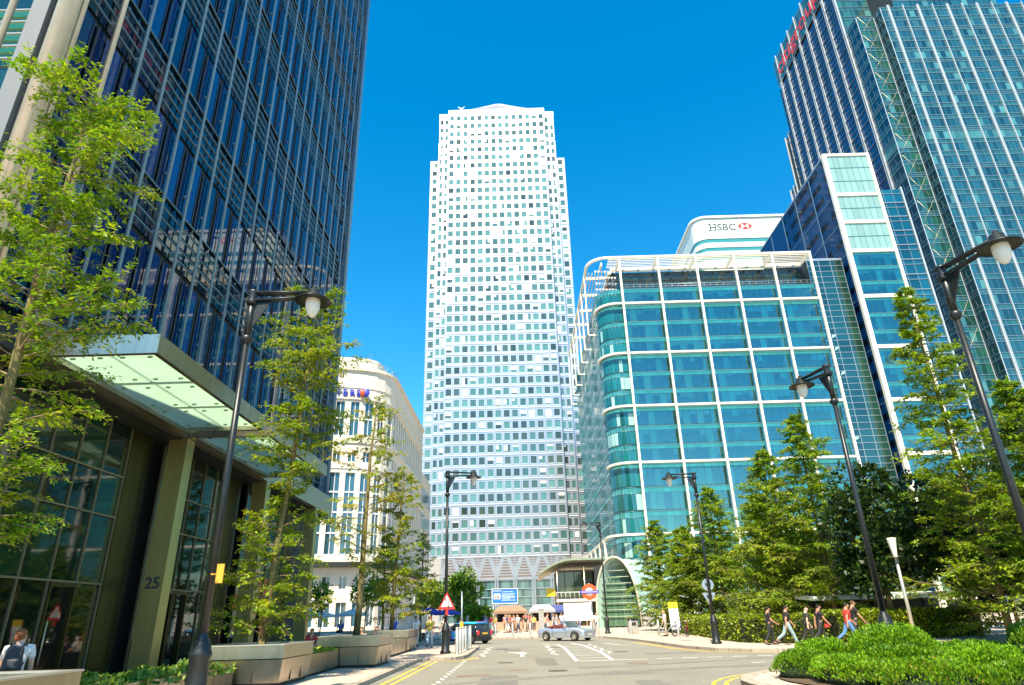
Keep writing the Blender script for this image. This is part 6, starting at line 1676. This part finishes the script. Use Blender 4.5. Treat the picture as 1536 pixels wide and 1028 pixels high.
def stations(L, hw, zs, wy, deck, nose, tail, cock=None):
    """deck(y) -> top height, with wheel arch cut-outs round wy"""
    ys = sorted(set([-L, -L + .06, -L + .25, L - .3, L - .08, L] + [w + d for w in wy for d in (-.40, -.36, -.2, 0, .2, .36, .40)] + [0, .3, -.3] + ([cock[0], cock[0] + .02, cock[1], cock[1] - .02] if cock else [])))
    st = []
    for y in ys:
        k = abs(y) / L; w = hw * (1 - .10 * k ** 4) * (1 - (.12 if abs(y) > L - .02 else 0) - (.03 if abs(y) > L - .1 else 0))
        z0 = zs
        for a in wy:
            d = abs(y - a)
            if d < .38: z0 = max(z0, .14 + math.sqrt(max(0, .40 ** 2 - d * d)) + .10)
        top = deck(y); sh = top - .06
        if abs(y) > L - .02: top -= .10; sh -= .12; 
        mid = max(z0 + .02, (zs + sh) / 2 + .04); 
        if cock and cock[0] + .01 < y < cock[1] - .01: pr = [(w * .92, z0), (w, mid), (w * .95, sh), (w * .86, sh + .02), (w * .80, .5), (w * .4, .45), (0, .45)]
        else: pr = [(w * .92, z0), (w, mid), (w * .95, sh), (w * .86, sh + .04), (w * .7, top), (w * .4, top + .02), (0, top + .03)]
        st.append((y, pr))
    return st
def convertible():
    t = thing('convertible_car', (3.35, 51.2, 0), 'silver open top convertible turning at the mouth of the plaza', 'car', rz=R(-90 - 41), world=False)
    pt = mat('silver_car_paint', (.50, .54, .60), .22, .6, coat=.6)
    deck = lambda y: .86 - (.14 * max(0, (y - .9) / 1.2) ** 1.3 if y > .9 else 0) - (.05 * max(0, (-y - 1.2) / .9) if y < -1.2 else 0)
    b = MB(); loft(b, stations(2.1, .87, .2, (1.3, -1.25), deck, 0, 0, (-.95, .65))); body = b.build('body', pt, t)
    for x in (-.76, .76):
        for y in (1.3, -1.25): wheel_full(t, x, y)
    m = MB(); m.hexa([(-.70, .62, .88), (.70, .62, .88), (.70, .66, .88), (-.70, .66, .88), (-.58, .22, 1.27), (.58, .22, 1.27), (.58, .25, 1.27), (-.58, .25, 1.27)]); ws = m.build('windscreen', mat('car_glass', (.05, .08, .09), .05, 0, 1.6), t)
    m = MB(); m.tube([(-.73, .66, .86), (-.6, .23, 1.29), (.6, .23, 1.29), (.73, .66, .86)], .028, 6); m.build('windscreen_frame', pt, ws)
    lt = mat('dark_red_leather', (.16, .035, .03), .6)
    for x in (-.36, .36):
        m = MB(); m.hexa([(x - .24, -.55, .46), (x + .24, -.55, .46), (x + .24, .0, .46), (x - .24, .0, .46), (x - .24, -.55, .62), (x + .24, -.55, .62), (x + .24, .0, .62), (x - .24, .0, .62)]); m.hexa([(x - .24, -.7, .6), (x + .24, -.7, .6), (x + .24, -.5, .6), (x - .24, -.5, .6), (x - .2, -.82, 1.08), (x + .2, -.82, 1.08), (x + .2, -.7, 1.08), (x - .2, -.7, 1.08)]); m.build('seat', lt, t, bevel=.03)
    m = MB(); m.box(-.68, .68, -1.25, -.9, .84, .98); m.build('folded_roof', lt, t, bevel=.05)
    m = MB(); m.box(-.6, .6, 2.02, 2.06, .32, .44); m.build('lower_grille', M['soffit'], t)
    m = MB(); m.box(-.26, .26, 2.04, 2.09, .50, .66); m.build('grille', M['soffit'], t)
    m = MB(); m.box(-.27, .27, 2.07, 2.10, .36, .47); m.build('number_plate', M['white'], t)
    for s in (-1, 1):
        m = MB(); m.ball((s * .58, 1.98, .60), (.16, .10, .08), 12, 6); m.build('headlight', mat('headlight_glass', (.75, .78, .8), .1, .3), t)
        m = MB(); m.ball((s * .92, .52, .93), (.08, .05, .06), 8, 5); m.build('wing_mirror', pt, t)
        m = MB(); m.box(min(s * .868, s * .876), max(s * .868, s * .876), .62, .635, .3, .8); m.box(min(s * .868, s * .876), max(s * .868, s * .876), -.62, -.605, .3, .8); m.build('door_seam', M['soffit'], t)
        m = MB(); m.box(min(s * .60, s * .78), max(s * .60, s * .78), -2.1, -2.06, .55, .68); m.build('tail_light', M['red'], t)
convertible()
def hatchback():
    t = thing('hatchback_car', (-3.9, 50.4, 0), 'small black hatchback with a cyan and magenta painted roof and flank', 'car', rz=R(52), world=False)
    bl = mat('black_car_paint', (.015, .015, .017), .2, coat=.7); cy = mat('cyan_car_paint', (.02, .42, .78), .3, coat=.5); mg = mat('magenta_car_paint', (.70, .08, .55), .3, coat=.5)
    deck = lambda y: .92 - (.10 * max(0, (y - .7) / 1.1) if y > .7 else 0)
    b = MB(); loft(b, stations(1.83, .84, .2, (1.2, -1.2), deck, 0, 0)); b.build('body', bl, t)
    for x in (-.73, .73):
        for y in (1.2, -1.2): wheel_full(t, x, y, .30)
    gl = MB(); secs = [(-1.70, .95, .66, .62), (-1.42, 1.34, .60, .56), (-.2, 1.38, .62, .58), (.55, 1.34, .60, .56), (1.05, .95, .70, .66)]
    st = [(y, [(w + .08, .93), (w + .04, (.93 + z) / 2), (w - .03, z), (0, z + .02)]) for y, z, w, _ in secs]
    loft(gl, st); gl.build('window_glass', mat('car_glass', (.02, .03, .035), .06, 0, 1.7), t)
    rf = MB(); st = [(y, [(w - .0, z - .03), (w - .05, z + .02), (w * .5, z + .05), (0, z + .06)]) for y, z, w, _ in secs[1:4]]; st[0] = (-1.5, st[0][1]); st[2] = (.5, st[2][1])
    loft(rf, st); rf.build('roof', cy, t)
    m = MB(); m.box(-.2, .55, -1.49, -1.2, 1.40, 1.44); m.build('roof_patch', mg, t)
    for s in (-1, 1):
        m = MB(); m.hexa([(s * .848, -.75, .34), (s * .848, .7, .34), (s * .838, .7, .34), (s * .838, -.75, .34), (s * .81, -.75, .86), (s * .81, .7, .86), (s * .79, .7, .86), (s * .79, -.75, .86)]); d = m.build('door', mg, t)
        m = MB(); m.hexa([(s * .853, .0, .36), (s * .853, .55, .36), (s * .84, .55, .36), (s * .84, .0, .36), (s * .818, .15, .84), (s * .818, .62, .84), (s * .80, .62, .84), (s * .80, .15, .84)]); m.build('cyan_patch', cy, d)
        m = MB(); m.box(min(s * .85, s * .87), max(s * .85, s * .87), -.6, -.45, .74, .77); m.build('handle', M['steel'], d)
        m = MB(); m.box(min(s * .60, s * .78), max(s * .60, s * .78), -1.86, -1.79, .60, .86); m.build('tail_light', M['red'], t)
        m = MB(); m.ball((s * .56, 1.74, .68), (.14, .08, .12), 10, 6); m.build('headlight', M['white'], t)
        m = MB(); m.ball((s * .92, .72, 1.0), (.08, .06, .06), 8, 5); m.build('wing_mirror', cy, t)
        for k in range(3):
            m = MB(); y0, y1 = ((-1.25, -.75), (-.7, -.02), (.05, .62))[k]
            m.hexa([(s * .71, y0, 1.0), (s * .71, y1, 1.0), (s * .705, y1, 1.0), (s * .705, y0, 1.0), (s * .645, y0 + .05, 1.28), (s * .645, y1 - .12, 1.28), (s * .64, y1 - .12, 1.28), (s * .64, y0 + .05, 1.28)])
            m.build('side_window', mat('car_side_glass', (.03, .05, .06), .05, 0, 1.7), t)
    m = MB(); m.box(-.26, .26, -1.875, -1.84, .62, .73); m.build('number_plate', mat('yellow_plate', (.75, .5, .05), .5), t)
    m = MB(); m.box(-.7, .7, -1.87, -1.80, .26, .44); m.build('bumper', M['soffit'], t)
hatchback()
# ------------------------------------------------------------ light, sky, camera
SUN_AZ, SUN_EL = 12.0, 56.0            # degrees left of straight behind the viewer, height
w = bpy.data.worlds.new('World'); bpy.context.scene.world = w; w.use_nodes = True
nt = w.node_tree; bg = nt.nodes['Background']
sky = nt.nodes.new('ShaderNodeTexSky'); sky.sky_type = 'NISHITA'; sky.sun_disc = False
sky.sun_elevation = R(SUN_EL); sky.sun_rotation = R(180 + SUN_AZ); sky.air_density = 1.0; sky.dust_density = .15; sky.ozone_density = 3.0
hs = nt.nodes.new('ShaderNodeHueSaturation'); hs.inputs['Hue'].default_value = .487; hs.inputs['Saturation'].default_value = 1.42; hs.inputs['Value'].default_value = 1.0
nt.links.new(sky.outputs[0], hs.inputs['Color']); nt.links.new(hs.outputs[0], bg.inputs['Color']); bg.inputs['Strength'].default_value = .113
sd = bpy.data.lights.new('sun', 'SUN'); sd.energy = 4.2; sd.angle = R(.5); sd.color = (1, .88, .68)
so = bpy.data.objects.new('sun', sd); C.objects.link(so)
d = V((math.sin(R(SUN_AZ)) * math.cos(R(SUN_EL)), math.cos(R(SUN_AZ)) * math.cos(R(SUN_EL)), -math.sin(R(SUN_EL))))
so.rotation_euler = d.to_track_quat('-Z', 'Y').to_euler(); so.location = (-30, -60, 150)
cam = bpy.data.cameras.new('camera'); co = bpy.data.objects.new('camera', cam); C.objects.link(co)
cam.sensor_width = 36; cam.lens = 36 * 966 / 1536; cam.clip_start = .1; cam.clip_end = 6000
th, al = R(23.1), R(1.6)
fw = V((0, math.cos(th), math.sin(th))); u0 = V((0, -math.sin(th), math.cos(th))); r0 = V((1, 0, 0))
rr = r0 * math.cos(al) - u0 * math.sin(al); uu = r0 * math.sin(al) + u0 * math.cos(al)
co.matrix_world = Matrix(((rr.x, uu.x, -fw.x, 0), (rr.y, uu.y, -fw.y, 0), (rr.z, uu.z, -fw.z, 1.65), (0, 0, 0, 1)))
sc = bpy.context.scene; sc.camera = co
sc.view_settings.view_transform = 'Standard'; sc.view_settings.look = 'None'; sc.view_settings.gamma = 1; sc.view_settings.use_curve_mapping = False
sc.view_settings.exposure = 1.35
sc.render.engine = 'CYCLES'; sc.cycles.max_bounces = 8; sc.cycles.diffuse_bounces = 3; sc.cycles.glossy_bounces = 4; sc.cycles.transmission_bounces = 4
sc.cycles.use_denoising = True
